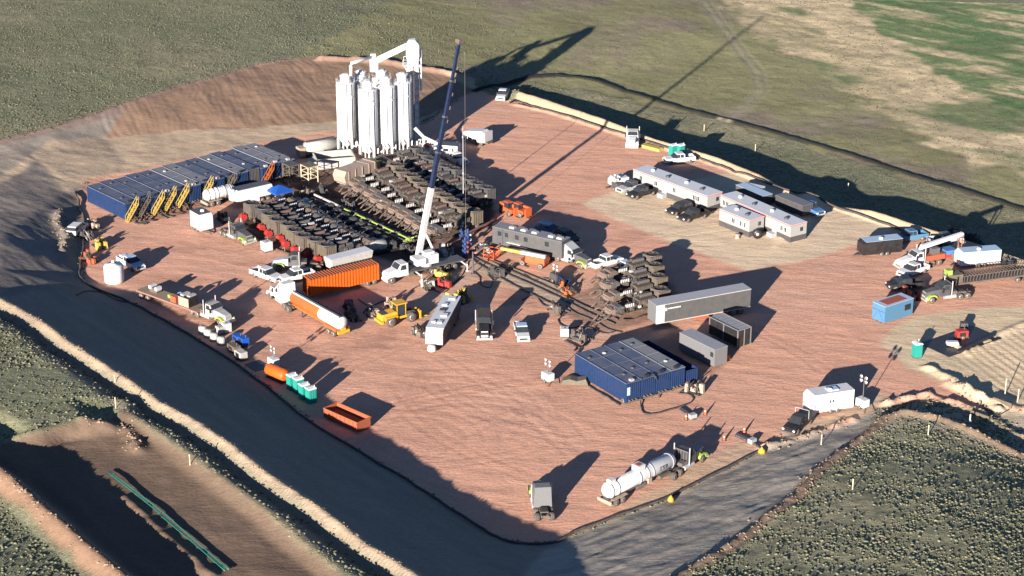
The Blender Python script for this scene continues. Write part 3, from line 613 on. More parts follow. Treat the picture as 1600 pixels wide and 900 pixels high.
# ------------------------------------------------------------------ trailers
def van_trailer(name, label, cat, Ln, W, z0, z1, c, roofc, axles, group=None, ribs=0, front=None, tongue=0.0, windows=(), trim=None, wr=0.5, dual=0.5, vents=0, slant=0.0, legs=True, skirt=None):
    t = empty(name, label, cat, group); h = Ln/2; w = W/2
    m = MB()
    if slant: m.prism([(-h, z0), (-h, z1), (h-slant, z1), (h, z1-slant*0.9), (h, z0+slant*0.3), (h-slant*0.4, z0)], -w, w)
    else: m.box(-h, h, -w, w, z0, z1-0.05)
    for i in range(ribs):
        x = -h+(i+0.5)*Ln/ribs; k = 0.05 if Ln/ribs > 0.7 else Ln/ribs*0.28
        m.box(x-k, x+k, -w-0.05, w+0.05, z0+0.08, z1-0.1)
    if ribs:
        ne = max(3, int(ribs*W/Ln))
        for i in range(ne):
            y = -w+(i+0.5)*W/ne; m.box(-h-0.05, h+0.05, y-0.05, y+0.05, z0+0.08, z1-0.1)
    m.build('body', c, t)
    if not slant: MB().box(-h-0.04, h+0.04, -w-0.04, w+0.04, z1-0.05, z1).build('roof', roofc, t)
    else: MB().box(-h-0.02, h-slant, -w-0.02, w+0.02, z1, z1+0.04).build('roof', roofc, t)
    if trim:
        q = MB()
        for s in (-1, 1): q.box(-h-0.06, h+0.06, s*(w+0.04)-0.02, s*(w+0.04)+0.02, z1-0.16, z1-0.07)
        for s in (-1, 1): q.box(s*(h+0.04)-0.02, s*(h+0.04)+0.02, -w, w, z1-0.16, z1-0.07)
        q.build('trim', trim, t)
    if skirt:
        MB().box(-h-0.03, h+0.03, -w-0.03, w+0.03, 0.02, z0+0.5).build('skirt', skirt, t)
    m = MB().box(-h+0.1, h-0.3, -0.5, -0.35, z0-0.25, z0).box(-h+0.1, h-0.3, 0.35, 0.5, z0-0.25, z0)
    if tongue: m.bar((h-0.3, -0.6, z0-0.15), (h+tongue, 0, z0-0.2), 0.07).bar((h-0.3, 0.6, z0-0.15), (h+tongue, 0, z0-0.2), 0.07).cyl((h+tongue*0.8, 0, 0.05), (h+tongue*0.8, 0, z0), 0.06, n=6)
    m.build('frame', 'dark_grey', t)
    if legs and not tongue:
        for s in (-1, 1): MB().box(h-2.6, h-2.45, s*0.8-0.07, s*0.8+0.07, 0.0, z0).build('landing_leg', 'dark_grey', t)
    if axles: wheels(t, [(x, s*(w-dual/2+0.02)) for x in axles for s in (-1, 1)], wr, dual)
    for (x, y, z, dx, dz) in windows:       # side windows and doors
        s = 1 if y > 0 else -1
        MB().box(x-dx/2, x+dx/2, s*(w+0.02)-0.025, s*(w+0.02)+0.025, z, z+dz).build('window' if dz < 1.5 else 'door', 'glass' if dz < 1.5 else 'white', t)
    for i in range(vents):
        x = -h+(i+0.7)*Ln/(vents+0.4)
        MB().lathe((x, (-1)**i*0.25, z1), [(0.38, 0.0), (0.36, 0.28), (0.2, 0.36), (0.0, 0.37)], 10).build('roof_vent', 'white' if i % 2 == 0 else 'dark_grey', t)
    return t
# grey long box trailer with lettering
t = van_trailer('box_trailer', 'long grey box trailer with white front panel and small white logo', 'trailer', 16.2, 2.55, 0.95, 3.95, 'grey', 'light_grey', [5.2, 6.5], ribs=0, legs=False)
put(t, (1018, 511), (1165, 484))
MB().box(-8.16, -8.1, -1.25, 1.25, 1.0, 3.9).build('front_panel', 'mid_grey', t)
MB().box(-8.14, -6.7, -1.305, -1.27, 1.05, 3.85).build('white_panel', 'white', t)
m = MB()
for s in (-1, 1): m.box(-8.1, 8.1, s*1.29-0.03, s*1.29+0.03, 3.82, 3.95).box(-8.1, 8.1, s*1.29-0.03, s*1.29+0.03, 0.92, 1.05)
m.build('rail', 'off_white', t)
m = MB(); xx = -6.1
for wd in (0.16, 0.2, 0.14, 0.2, 0.12, 0.2, 0.18, 0.14, 0.2): m.box(xx, xx+wd, -1.3, -1.275, 3.02, 3.24); xx += wd+0.07
m.lathe((-6.45, -1.29, 3.05), [(0.16, -0.01), (0.27, -0.01), (0.27, 0.01), (0.16, 0.01)], 12, 'y'); m.build('lettering', 'white', t)
MB().box(-1.2, 1.0, -1.2, -0.6, 0.35, 0.9).build('toolbox', 'rust', t); MB().box(3.2, 4.2, -1.2, -0.5, 0.4, 0.9).build('toolbox', 'rust', t)
# grey windowed trailer (rear left, front right)
t = van_trailer('equipment_trailer', 'long grey trailer with small square windows and white roof units', 'trailer', 13.2, 2.6, 1.15, 4.05, 'grey', 'grey_roof', [-4.3, -3.0], windows=[(-5.2, -1, 2.7, 0.7, 0.75), (-3.9, -1, 2.7, 0.6, 0.75), (-1.9, -1, 2.7, 0.7, 0.75), (-0.2, -1, 2.7, 0.7, 0.75), (3.8, -1, 2.7, 0.75, 0.8)])
put(t, (776, 386), (884, 411), z=0)
for x in (-3.4, -1.2, 0.9, 4.0, 5.6):
    MB().box(x-0.5, x+0.5, -0.6, 0.3, 4.05, 4.35, 0.08, 0.08).build('air_unit', 'off_white', t)
MB().box(-4.62, -4.55, -1.33, -1.29, 1.2, 4.0).build('corner_seam', 'black', t)
MB().box(-3.5, -0.9, -1.9, -1.3, 2.02, 2.1).build('awning', 'white', t)
m = MB().box(-3.4, 1.2, -2.2, -1.32, 1.0, 1.08)
for i in range(12): m.bar((-3.3+i*0.4, -2.18, 1.08), (-3.3+i*0.4, -2.18, 1.95), 0.03)
m.bar((-3.3, -2.18, 1.95), (1.2, -2.18, 1.95), 0.035).bar((1.2, -1.8, 1.0), (3.6, -1.8, 0.1), 0.09); m.build('walkway', 'steel', t)
# offices
def office(label, Ln, W, name='office_trailer', doors=(), wins=(), skirt='dark_grey', vents=4):
    t = van_trailer(name, label, 'office trailer', Ln, W, 0.45, 3.0, 'wall_white', 'roof_light', [], trim='red_trim', skirt=skirt, group='white office trailers on the tan pad', vents=vents, legs=False)
    for x in doors:
        MB().box(x-0.5, x+0.5, -W/2-0.14, -W/2-0.03, 0.5, 2.6).build('door', 'white', t)
        MB().box(x-0.65, x+0.65, -W/2-1.2, -W/2-0.1, 0.0, 0.75).build('steps', 'light_grey', t)
    for x in wins:
        w_ = MB().box(x-0.38, x+0.38, -W/2-0.06, -W/2-0.03, 1.5, 2.3).build('window', 'glass', t)
        MB().box(x-0.47, x-0.38, -W/2-0.08, -W/2-0.03, 1.42, 2.38).box(x+0.38, x+0.47, -W/2-0.08, -W/2-0.03, 1.42, 2.38).box(x-0.47, x+0.47, -W/2-0.08, -W/2-0.03, 2.3, 2.38).box(x-0.03, x+0.03, -W/2-0.08, -W/2-0.03, 1.5, 2.3).build('frame', 'white', w_)
    w_ = MB().box(Ln/2+0.03, Ln/2+0.06, 0.3, 0.9, 1.6, 2.3).build('window', 'glass', t)
    return t
put(office('long single office trailer with red roof trim, farther left of the three', 18.6, 3.6, doors=(-1.2,), wins=(-7.2, -3.4, 1.2, 6.2, 7.0)), (1004, 287), (1112, 327))
put(office('longest part of the joined office trailers with red trim and white door', 18.2, 3.5, doors=(5.2,), wins=(-8, -7.2, 7.0, 7.7)), (1135, 326), (1249, 377))
put(office('short office trailer set against the front of the long one', 7.2, 3.4, wins=(-0.2, 1.8, 2.4), vents=2), (1138, 350), (1178, 366))
# enclosed cargo trailers
def cargo(label, Ln, c, roofc, a, b, h=2.75, ax=1, **k):
    t = van_trailer('cargo_trailer', label, 'trailer', Ln, 2.3, 0.5, h, c, roofc, [-0.9, 0.1][:ax+1], group='enclosed cargo trailers', tongue=1.2, wr=0.36, dual=0.25, vents=1, slant=0.5, **k)
    return put(t, a, b)
cargo('black enclosed trailer with pale roof right of the tan pad', 7.0, 'black', 'pale_blue', (1402, 394), (1345, 400))
cargo('white enclosed trailer with pale roof near the right edge', 7.0, 'white', 'pale_blue', (1552, 412), (1500, 416))
t = cargo('white gooseneck trailer behind the black flatbed pickup', 6.5, 'white', 'white', (1328, 636), (1258, 647), h=3.1)
MB().box(-1.2, 0.4, -0.5, 0.6, 3.1, 3.3).build('roof_unit', 'pale_blue', t); MB().box(-0.2, 0.0, 1.14, 1.18, 1.7, 2.1).box(0.2, 0.4, 1.14, 1.18, 1.7, 2.1).build('window', 'glass', t)
t = cargo('white box trailer with grey roof left of the pump rows', 3.6, 'white', 'grey', (302, 357), (330, 362), h=3.3); t.rotation_euler.z = R(-52)
cargo('small white trailer by the parked pickups left of the office', 3.0, 'white', 'white', (975, 291), (957, 294), h=2.0)
# skid containers near the middle right
def skid_box(name, label, cat, Ln, W, H, c, roofc, a, b=None, deg=None, ribs=0, z0=0.25, windows=(), group=None):
    t = van_trailer(name, label, cat, Ln, W, z0, H, c, roofc, [], ribs=ribs, legs=False, windows=windows, group=group); return put(t, a, b, deg)
skid_box('skid_cabin', 'grey cabin on a skid between the blue tanks and black framed box', 'cabin', 7.6, 2.4, 2.9, 'mid_grey', 'roof_mid', (1076, 548), (1120, 570), windows=[(3.2, -1, 1.6, 0.6, 0.7)])
t = skid_box('framed_container', 'black container with white frame and ribbed pale roof', 'container', 6.2, 2.5, 2.9, 'black', 'roof_mid', (1123, 523), (1157, 540))
m = MB()
for x in (-3.1, 0, 3.1):
    for y in (-1.25, 1.25): m.box(x-0.08, x+0.08, y-0.08, y+0.08, 0.2, 2.95)
for y in (-1.25, 1.25): m.box(-3.1, 3.1, y-0.07, y+0.07, 2.85, 2.99).box(-3.1, 3.1, y-0.07, y+0.07, 0.2, 0.36)
for i in range(7): m.box(-3.1+i*1.03-0.03, -3.1+i*1.03+0.03, -1.25, 1.25, 2.9, 2.96)
m.box(3.04, 3.2, -0.06, 0.06, 0.2, 2.9); m.build('frame', 'mid_grey', t)
t = skid_box('blue_container', 'sky blue site container with rust stained roof and open hatch', 'container', 6.0, 2.6, 2.9, 'sky_blue', 'pale_blue', (1370, 503), (1417, 489))
t.rotation_euler.z = R(36); MB().box(1.2, 2.4, -1.38, -1.3, 1.3, 2.2).build('hatch', 'black', t)
m = MB().bar((-3.06, -1.2, 1.9), (-3.06, 1.2, 1.9), 0.08).bar((-3.06, -1.1, 0.4), (-3.06, 0, 1.9), 0.08).bar((-3.06, 1.1, 0.4), (-3.06, 0, 1.9), 0.08); m.build('door_frame', 'car_blue', t)
MB().box(-2.2, 2.0, -0.9, 0.9, 2.9, 2.93).build('rust_patch', 'rust', t)
# command trailer seen on its roof
t = van_trailer('command_trailer', 'narrow pale grey roofed trailer standing between the loader and the black truck', 'trailer', 12.4, 2.6, 0.9, 3.3, 'dark_grey', 'roof_light', [2.5, 3.7, 4.9], slant=0, legs=True, wr=0.42, dual=0.4)
put(t, (685, 547), (702, 491)); t.rotation_euler.z = R(80)
MB().box(-6.9, -6.2, -1.28, 1.28, 0.95, 2.5).prism([(-6.95, 2.5), (-6.2, 3.28), (-6.2, 2.5)], -1.28, 1.28).build('nose', 'light_grey', t)
for x, y, s_, mm in ((-4.2, -0.3, .35, 'white'), (-4.2, .6, .3, 'white'), (-1.5, -0.4, .5, 'white'), (0.3, 0.2, .45, 'dark_grey'), (2.4, .3, .4, 'white'), (5, -.3, .5, 'white')):
    MB().box(x-s_, x+s_, y-s_, y+s_, 3.3, 3.5).build('roof_unit', mm, t)
MB().lathe((-7.6, 0.2, 0), [(0.62, 0.3), (0.66, 0.7), (0.5, 1.1), (0.0, 1.15)], 12).build('propane_tank', 'white', t)

# semi tankers
t = empty('tank_trailer', 'orange and white fuel tanker with white stripe lettering', 'tanker', 'road tankers')
put(t, (542, 530), (455, 481), z=0)
m = MB().lathe((0, 0, 2.15), [(0.2, -6.6), (0.85, -6.5), (1.05, -6.2), (1.05, -1.4)], 20, 'x'); m.build('rear_tank', 'white', t)
MB().lathe((0, 0, 2.15), [(1.05, -1.395), (1.06, -1.0), (1.05, 6.2), (0.85, 6.5), (0.2, 6.6)], 20, 'x').build('front_tank', 'tank_orange', t)
m = MB().box(-6.4, 6.3, -0.5, 0.5, 0.85, 1.2).box(-6.3, -3.2, -1.15, 1.15, 1.0, 1.35); m.build('chassis', 'tank_orange', t)
MB().box(-6.4, 6.3, -0.3, 0.3, 3.16, 3.24).box(-6.4, 6.3, 0.3, 0.36, 3.2, 3.42).build('catwalk', 'dark_grey', t)
MB().box(-6.4, 6.3, 0.5, 0.56, 3.05, 3.3).build('catwalk_rail', 'white', t)
m = MB()
for x0, x1, z in ((1.2, 4.6, 2.75), (1.4, 4.3, 2.6)):
    m.add([(x0, -0.98*1.02-0.06, z-0.15), (x1, -0.98*1.02-0.06, z-0.02), (x1, -0.9, z+0.16), (x0+0.3, -0.9, z+0.02)], [(0, 1, 2, 3)])
for i in range(8): m.box(1.5+i*0.36, 1.72+i*0.36, -1.1, -1.0, 2.2, 2.5)
m.build('lettering', 'white', t)
m = MB()
for i in range(6): m.box(-4.3+i*0.36, -4.1+i*0.36, -1.1, -1.0, 2.2, 2.55)
m.build('lettering', 'lift_orange', t)
MB().box(-1.1, -0.2, -1.12, -0.9, 2.0, 2.7).build('placard', 'black', t)
MB().box(-0.2, 1.8, -1.15, -0.6, 0.5, 1.0).build('valve_box', 'tank_orange', t)
MB().box(-6.85, -6.5, -1.0, 1.0, 0.7, 1.15).box(-6.75, -6.6, -0.4, 0.4, 1.1, 1.5).build('rear_bumper', 'yellow', t)
wheels(t, [(x, s*1.0) for x in (-5.6, -4.3) for s in (-1, 1)], 0.5, 0.5)
for s in (-1, 1): MB().box(3.2, 3.4, s*0.7-0.08, s*0.7+0.08, 0, 0.9).build('landing_leg', 'dark_grey', t)

def vacuum_tank(label, a, b, Ln=11.0, r=0.98, group='road tankers', box=True, txt=True):
    t = empty('vacuum_tanker', label, 'tanker', group); h = Ln/2; put(t, a, b, z=0)
    MB().lathe((0, 0, 1.95), [(0.15, -h), (r*0.75, -h+0.12), (r, -h+0.45), (r, h-0.45), (r*0.75, h-0.12), (0.15, h)], 20, 'x').build('tank', 'white', t)
    for x in (-h+0.6, -h+1.7, -0.6, 0.9, 1.8, h-0.8): MB().lathe((x, 0, 1.95), [(r+0.01, -0.07), (r+0.06, -0.07), (r+0.06, 0.07), (r+0.01, 0.07)], 20, 'x').build('band', 'light_grey', t)
    MB().box(-h+0.2, h, -0.45, 0.45, 0.75, 1.05).build('chassis', 'dark_grey', t)
    if box:
        MB().box(-0.7, 0.5, -0.55, 0.65, 2.7, 3.5).build('hatch_box', 'white', t); MB().box(-0.45, 0.25, -0.3, 0.4, 3.5, 3.53).build('hatch_lid', 'rust', t)
        MB().box(-h+0.7, -h+1.5, -0.4, 0.4, 2.8, 3.35).build('hatch_box', 'white', t)
        m = MB()
        for i in range(8): m.cyl((-1.6+i*0.25, -1.0, 0.7), (-1.5+i*0.25, -0.9, 1.3), 0.08, n=6)
        m.build('hose_bundle', 'hose', t)
        MB().box(0.6, 1.2, -1.1, -0.7, 0.9, 1.6).build('pump', 'tan_box', t)
    if txt:
        # three block letters C S B on the side
        def seg(m, x, z, s): 
            m.box(x, x+0.34 if s in 'tmb' else x+0.08, -r*1.0-0.02, -r*0.96, z, z+0.08 if s in 'tmb' else z+0.3)
        m = MB(); y0, y1 = -1.02, -0.93
        for x, segs in ((2.9, 'tbLl'), (3.4, 'tmbLr'), (3.9, 'tmbLlRr')):
            for sgm in segs:
                if sgm in 'tmb': zz = {'t': 2.28, 'm': 2.08, 'b': 1.88}[sgm]; m.box(x, x+0.3, y0, y1, zz, zz+0.06)
                else: xx = x if sgm in 'Ll' else x+0.24; zz = 2.08 if sgm in 'LR' else 1.88; m.box(xx, xx+0.06, y0, y1, zz, zz+0.24)
        m.build('lettering', 'dark_grey', t)
    wheels(t, [(x, s*0.95) for x in (-h+1.0, -h+2.2) for s in (-1, 1)], 0.5, 0.5)
    m = MB()
    for s in (-1, 1): m.box(-h+0.3, -h+2.9, s*0.98-0.25, s*0.98+0.25, 1.02, 1.08)
    m.box(-h-0.1, -h+0.05, -1.15, 1.15, 0.45, 0.9); m.build('mudguard', 'tan_box', t)
    return t
t = vacuum_tank('white vacuum tanker with hatch boxes on the near edge of the pad', (942, 792), (1052, 737), 12.6)
MB().box(2.6, 4.6, -1.3, -0.9, 0.9, 1.25).build('side_shelf', 'khaki', t)
vacuum_tank('plain white bulk tank with ribs in front of the blue tanks', (322, 322), (364, 312), 6.0, box=False, txt=False)
t = empty('box_tank_trailer', 'white rounded box tank trailer left of the blue canopy', 'trailer'); put(t, (370, 322), (418, 311))
MB().prism([(-3.6, 1.0), (-3.6, 2.6), (-3.3, 3.1), (3.4, 3.1), (3.6, 2.7), (3.6, 1.5), (3.1, 1.1)], -1.2, 1.2).build('tank', 'white', t, bevel=0.15)
MB().box(-3.3, 3.3, -1.1, 1.1, 3.1, 3.16).build('roof', 'grey', t); MB().box(-0.8, 0.8, -1.3, -0.9, 0.5, 1.2).build('side_box', 'white', t); MB().box(-3.3, 3.2, -0.4, 0.4, 0.7, 1.0).build('chassis', 'dark_grey', t)
wheels(t, [(x, s*0.95) for x in (1.5, 2.7) for s in (-1, 1)], 0.45, 0.4)
MB().box(-4.2, -3.7, -0.6, 0.6, 1.2, 3.3).build('gantry', 'white', t)

# ------------------------------------------------------------------ orange sand container, white open trailer, dumpster
t = empty('ribbed_container', 'tall bright orange ribbed container trailer behind the tanker', 'container'); put(t, (480, 465), (586, 440), z=0); t.rotation_euler.z = R(34.6)
m = MB().box(-6.1, 6.1, -1.2, 1.2, 0.7, 3.3)
for i in range(24):
    x = -6.0+i*0.522; m.box(x-0.1, x+0.1, -1.28, 1.28, 0.75, 3.32)
m.build('body', 'orange', t)
m = MB().box(-6.1, 6.1, -1.0, 1.0, 3.32, 3.36)
m.build('cover', 'rust', t); m = MB()
for i in range(24): x = -6.0+i*0.522; m.box(x-0.07, x+0.07, -1.22, 1.22, 3.36, 3.42)
m.build('roof_ribbing', 'tank_orange', t); MB().box(-6.0, 6.0, -0.5, 0.5, 0.45, 0.7).build('frame', 'dark_grey', t)
wheels(t, [(x, s*0.95) for x in (4.2, 5.4) for s in (-1, 1)], 0.45, 0.4)
t = empty('open_top_trailer', 'white open top trailer with mesh cover behind the orange container', 'trailer'); put(t, (516, 428), (574, 413), z=0)
MB().prism([(-3.9, 2.7), (3.9, 2.7), (3.5, 0.9), (-3.5, 0.9)], -1.2, 1.2).build('body', 'off_white', t)
MB().box(-3.8, 3.8, -1.1, 1.1, 2.7, 2.74).build('mesh_cover', 'roof_light', t)
wheels(t, [(2.8, -0.95), (2.8, 0.95)], 0.45, 0.4)
t = empty('roll_off_dumpster', 'orange red open dumpster near the berm on the left side', 'dumpster'); put(t, (514, 649), (572, 672), z=0); t.rotation_euler.z = R(-42.6)
m = MB().box(-3.3, 3.3, -1.2, 1.2, 0.15, 0.25).box(-3.3, 3.3, -1.2, -1.12, 0.2, 1.45).box(-3.3, 3.3, 1.12, 1.2, 0.2, 1.45).box(-3.3, -3.22, -1.2, 1.2, 0.2, 1.45).box(3.22, 3.3, -1.2, 1.2, 0.2, 1.45)
for i in range(9):
    x = -3.2+i*0.8; m.box(x-0.05, x+0.05, -1.28, -1.2, 0.2, 1.4).box(x-0.05, x+0.05, 1.2, 1.28, 0.2, 1.4)
m.build('body', 'rust', t); MB().box(-3.2, 3.2, -1.1, 1.1, 0.26, 0.7).build('dirt_load', 'rust', t)
m = MB(); [m.box(-3.36, 3.36, s*1.22-0.06, s*1.22+0.06, 1.45, 1.55) for s in (-1, 1)]; [m.box(s*3.28-0.06, s*3.28+0.06, -1.2, 1.2, 1.45, 1.55) for s in (-1, 1)]; m.build('rim_rail', 'tank_orange', t)

# ------------------------------------------------------------------ blue frac tanks
def frac_tank(label, group, H=3.2, Ln=12.2, W=2.44, stairs=None, roofc='blue_roof', c='blue_tank', open_=False, wh=False, seed=0):
    """long axis X, its end face with ribs looks to +X"""
    r = random.Random(seed); t = empty('frac_tank', label, 'tank', group); h = Ln/2; w = W/2-0.03
    m = MB()
    if open_:
        m.box(-h, h, -w, w, 0.3, 0.5).box(-h, h, -w, -w+0.08, 0.5, H).box(-h, h, w-0.08, w, 0.5, H).box(-h, -h+0.08, -w, w, 0.5, H).box(h-0.08, h, -w, w, 0.5, H)
    else: m.box(-h, h, -w, w, 0.3, H-0.06)
    for i in range(7):
        y = -w+0.2+i*(2*w-0.4)/6; m.box(h, h+0.09, y-0.08, y+0.08, 0.45, H-0.15); m.box(-h-0.09, -h, y-0.08, y+0.08, 0.45, H-0.15)
    for i in range(30):
        x = -h+0.3+i*(Ln-0.6)/29; m.box(x-0.09, x+0.09, -w-0.05, -w, 0.5, H-0.2); m.box(x-0.09, x+0.09, w, w+0.05, 0.5, H-0.2)
    m.build('shell', c, t)
    if not open_:
        m = MB().box(-h-0.02, h+0.02, -w-0.02, w+0.02, H-0.06, H)
        for x in (-h*0.5, 0, h*0.5): m.box(x-0.05, x+0.05, -w, w, H, H+0.05)
        m.box(-h, h, -w, -w+0.09, H, H+0.07); m.build('roof', roofc, t)
        for x in (-h*0.62+r.uniform(-.6, .6), h*0.45+r.uniform(-.8, .8)):
            MB().lathe((x, r.uniform(-.4, .4), H), [(0.3, 0.0), (0.3, 0.12), (0.1, 0.16), (0, 0.16)], 10).build('hatch', 'dark_grey' if r.random() < .75 else 'off_white', t)
        MB().box(h-0.7, h-0.2, -0.3, 0.3, H, H+0.3).build('top_fitting', 'off_white' if r.random() < 0.4 else 'black', t)
    m = MB().box(-h, h, -0.9, -0.6, 0.05, 0.3).box(-h, h, 0.6, 0.9, 0.05, 0.3); m.build('skid', 'dark_grey', t)
    m = MB()
    for y in (-0.7, -0.2, 0.4): m.cyl((h, y, 0.6), (h+0.45, y, 0.55), 0.14, n=8)
    m.bar((h+0.4, -1.1, 0.5), (h+0.4, 1.1, 0.5), 0.12); m.build('outlet_manifold', 'dusty_steel', t)
    if stairs:
        m = MB(); x0 = h+0.15; n_ = 10
        for dx in (0.0, 0.62):
            m.add([(x0+dx, 1.0, H-0.1), (x0+dx+.07, 1.0, H-0.1), (x0+dx+.07, -1.5, 0.05), (x0+dx, -1.5, 0.05), (x0+dx, 1.0, H-.4), (x0+dx+.07, 1.0, H-.4), (x0+dx+.07, -1.3, 0.0), (x0+dx, -1.3, 0.0)],
                  [(0, 1, 2, 3), (7, 6, 5, 4), (0, 3, 7, 4), (1, 5, 6, 2), (3, 2, 6, 7), (0, 4, 5, 1)])
            m.bar((x0+dx+.03, 1.1, H+.95), (x0+dx+.03, -1.45, 1.0), 0.05)
            for k in range(5): m.bar((x0+dx+.03, 1.0-k*.6, H-.1-k*.74), (x0+dx+.03, 1.0-k*.6, H+.85-k*.74), 0.04)
        for k in range(n_): m.box(x0+.05, x0+.62, 0.72-k*.24, 1.0-k*.24, H-.2-k*.31, H-.14-k*.31)
        m.build('stairs', stairs, t)
    if H > 2.9 and not wh:
        for y in (-0.5, 0.5):
            MB().tube([(h+.4, y, .6), (h+1.0, y+r.uniform(-.3, .3), .35), (h+1.7, y+r.uniform(-.6, .6), .12), (h+2.5, y+r.uniform(-.9, .9), .12), (h+3.3, y+r.uniform(-1.2, 1.2), .12)], .11).build('suction_hose', 'hose', t)
    if wh: wheels(t, [(h-0.6, -w+0.1), (h-0.6, w-0.1)], 0.42, 0.3, 'white')
    return t
A0, B0 = gp(194.5, 319, 3.2), gp(462, 249, 3.2); dv = (B0-A0); NB = 14; stepv = dv/NB; al = math.atan2(dv.y, dv.x); fx = Vector((math.sin(al), -math.cos(al), 0)).normalized()
stairs = {0: 'stair_yellow', 1: 'khaki', 2: 'stair_yellow', 3: 'stair_yellow', 4: 'stair_yellow', 6: 'stair_yellow', 8: 'khaki', 11: 'tank_orange'}
rc = {5: 'grey_roof', 6: 'grey_roof', 8: 'blue_roof', 9: 'grey_roof', 13: 'grey_roof', 12: 'grey_roof'}
for i in range(NB):
    d = {0: 'blue frac tank at the near left end of the long row, long side showing', NB-1: 'last tank of the long row, at the end nearest the silos'}.get(i, ORD[i]+' blue tank from the near left end of the long row'+(', with yellow stairs' if stairs.get(i) == 'stair_yellow' else ', with orange stairs' if i == 11 else ''))
    t = frac_tank(d, 'long row of blue frac tanks', W=stepv.length-0.12, H=3.2+[0, .02, -.03, .05, .0, .12, .1, .05, -.05, .08, .12, .0, .1, .05][i], stairs=stairs.get(i), roofc=rc.get(i, 'blue_roof'), c='blue_tank' if i not in (8, 10, 13) else 'grey', seed=i, Ln=12.4)
    p = A0+stepv*(i+0.5)-fx*(6.2+[0, .3, -.1, .2, .1, -.2, .25, 0, .4, .1, .3, -.1, .5, .2][i]); t.location = (p.x, p.y, 0); t.rotation_euler.z = math.atan2(fx.y, fx.x)
F0 = gp(978, 600, 3.2); R0 = gp(1071, 573, 3.2); dv = R0-F0; al = math.atan2(dv.y, dv.x); fx2 = Vector((math.sin(al), -math.cos(al), 0)); st2 = dv/4
for i in range(5):
    lab = ['blue frac tank at the near edge of the block of five, long side showing', 'second blue tank of the block of five', 'third blue tank of the block of five', 'fourth blue tank of the block of five, last with a roof', 'low open topped blue tank on the far side of the block of five'][i]
    t = frac_tank(lab, 'block of blue frac tanks', W=st2.length, open_=(i == 4), H=3.2 if i < 4 else 2.3, seed=40+i, Ln=12.0 if i < 4 else 11.4, wh=True, roofc='blue_roof' if i < 3 else 'grey_roof')
    p = F0+st2*(i+0.5)-fx2*6.0; t.location = (p.x, p.y, 0); t.rotation_euler.z = math.atan2(fx2.y, fx2.x)
    if i == 0: MB().box(6.09, 6.12, -1.1, -0.6, 1.4, 2.6).build('sign_panel', 'pale_blue', t)

# ------------------------------------------------------------------ silos
def silo(label, uv, H=14.0, r=1.75, capc='silo_white'):
    t = empty('sand_silo', label, 'silo', 'white sand silos'); p = gp(*uv); t.location = (p.x, p.y, 0)
    MB().lathe((0, 0, 0), [(0.35, 1.6), (r, 3.3), (r, H-0.25), (r*0.97, H-0.1), (r*0.6, H)], 28).build('barrel', 'silo_white', t)
    for a in (0.6, 2.2, 3.7, 5.3):
        m = MB(); c, s = math.cos(a), math.sin(a); m.box(c*(r+0.1)-0.2, c*(r+0.1)+0.2, s*(r+0.1)-0.2, s*(r+0.1)+0.2, 0, 3.6)
        m.box(c*(r+0.05)-0.13, c*(r+0.05)+0.13, s*(r+0.05)-0.13, s*(r+0.05)+0.13, 3.4, H-0.1); m.build('leg', 'silo_white', t)
    
    m = MB().cyl((r*0.1, -r-0.18, 1.2), (r*0.1, -r-0.18, H), 0.13, n=8); m.cyl((-r*0.3, -r-0.14, 1.2), (-r*0.3, -r-0.14, H+0.2), 0.11, n=8); m.build('fill_pipe', 'silo_white', t)
    m = MB().cyl((0, 0, H-0.1), (0, 0, H+1.2), 0.95, n=14).cyl((0, 0, H+1.2), (0, 0, H+1.35), 1.08, n=14).cyl((0.0, 0, H+1.35), (0, 0, H+1.6), 0.7, 0.5, n=12); m.build('dust_filter', capc, t)
    for z in (6.2, 9.0, 11.6): MB().lathe((0, 0, z), [(r, -.05), (r+.05, -.04), (r+.05, .04), (r, .05)], 28).build('weld_band', 'roof_light', t)
    m = MB(); n = 14
    for i in range(n):
        a = 2*math.pi*i/n; m.bar((math.cos(a)*r, math.sin(a)*r, H-0.2), (math.cos(a)*r, math.sin(a)*r, H+0.75), 0.03)
        b_ = 2*math.pi*(i+1)/n; m.bar((math.cos(a)*r, math.sin(a)*r, H+0.75), (math.cos(b_)*r, math.sin(b_)*r, H+0.75), 0.03)
    m.build('railing', 'light_grey', t)
    m = MB().lathe((0.45*r, -r-0.02, H-1.8), [(0.0, -0.015), (0.25, -0.015), (0.25, 0.015), (0, 0.015)], 10, 'y').box(0.3*r, 0.6*r+0.3, -r*0.93-0.02, -r*0.9, H-2.5, H-2.35); m.build('logo', 'light_grey', t)
    m = MB()
    for z in range(2, 27): m.bar((-r*0.75-0.2, -r*0.75-0.12, z*0.5+0.5), (-r*0.75+0.1, -r*0.75-0.3, z*0.5+0.5), 0.03)
    m.bar((-r*0.75-0.2, -r*0.75-0.12, 1), (-r*0.75-0.2, -r*0.75-0.12, H), 0.04).bar((-r*0.75+0.1, -r*0.75-0.3, 1), (-r*0.75+0.1, -r*0.75-0.3, H), 0.04); m.build('ladder', 'off_white', t)
    return t
silo('white silo at the left end of the group', (543, 241)); silo('white silo standing closest to the camera, second from the left', (577, 252), 13.9)
silo('white silo second from the right in the front line', (605, 246)); silo('white silo at the right end, next to the elevator tower', (630, 240), 14.1)
silo('white silo hidden at the back left, only its cap showing over the front ones', (566, 231), 13.6); silo('white silo at the back under the distribution box', (598, 230), 13.6)
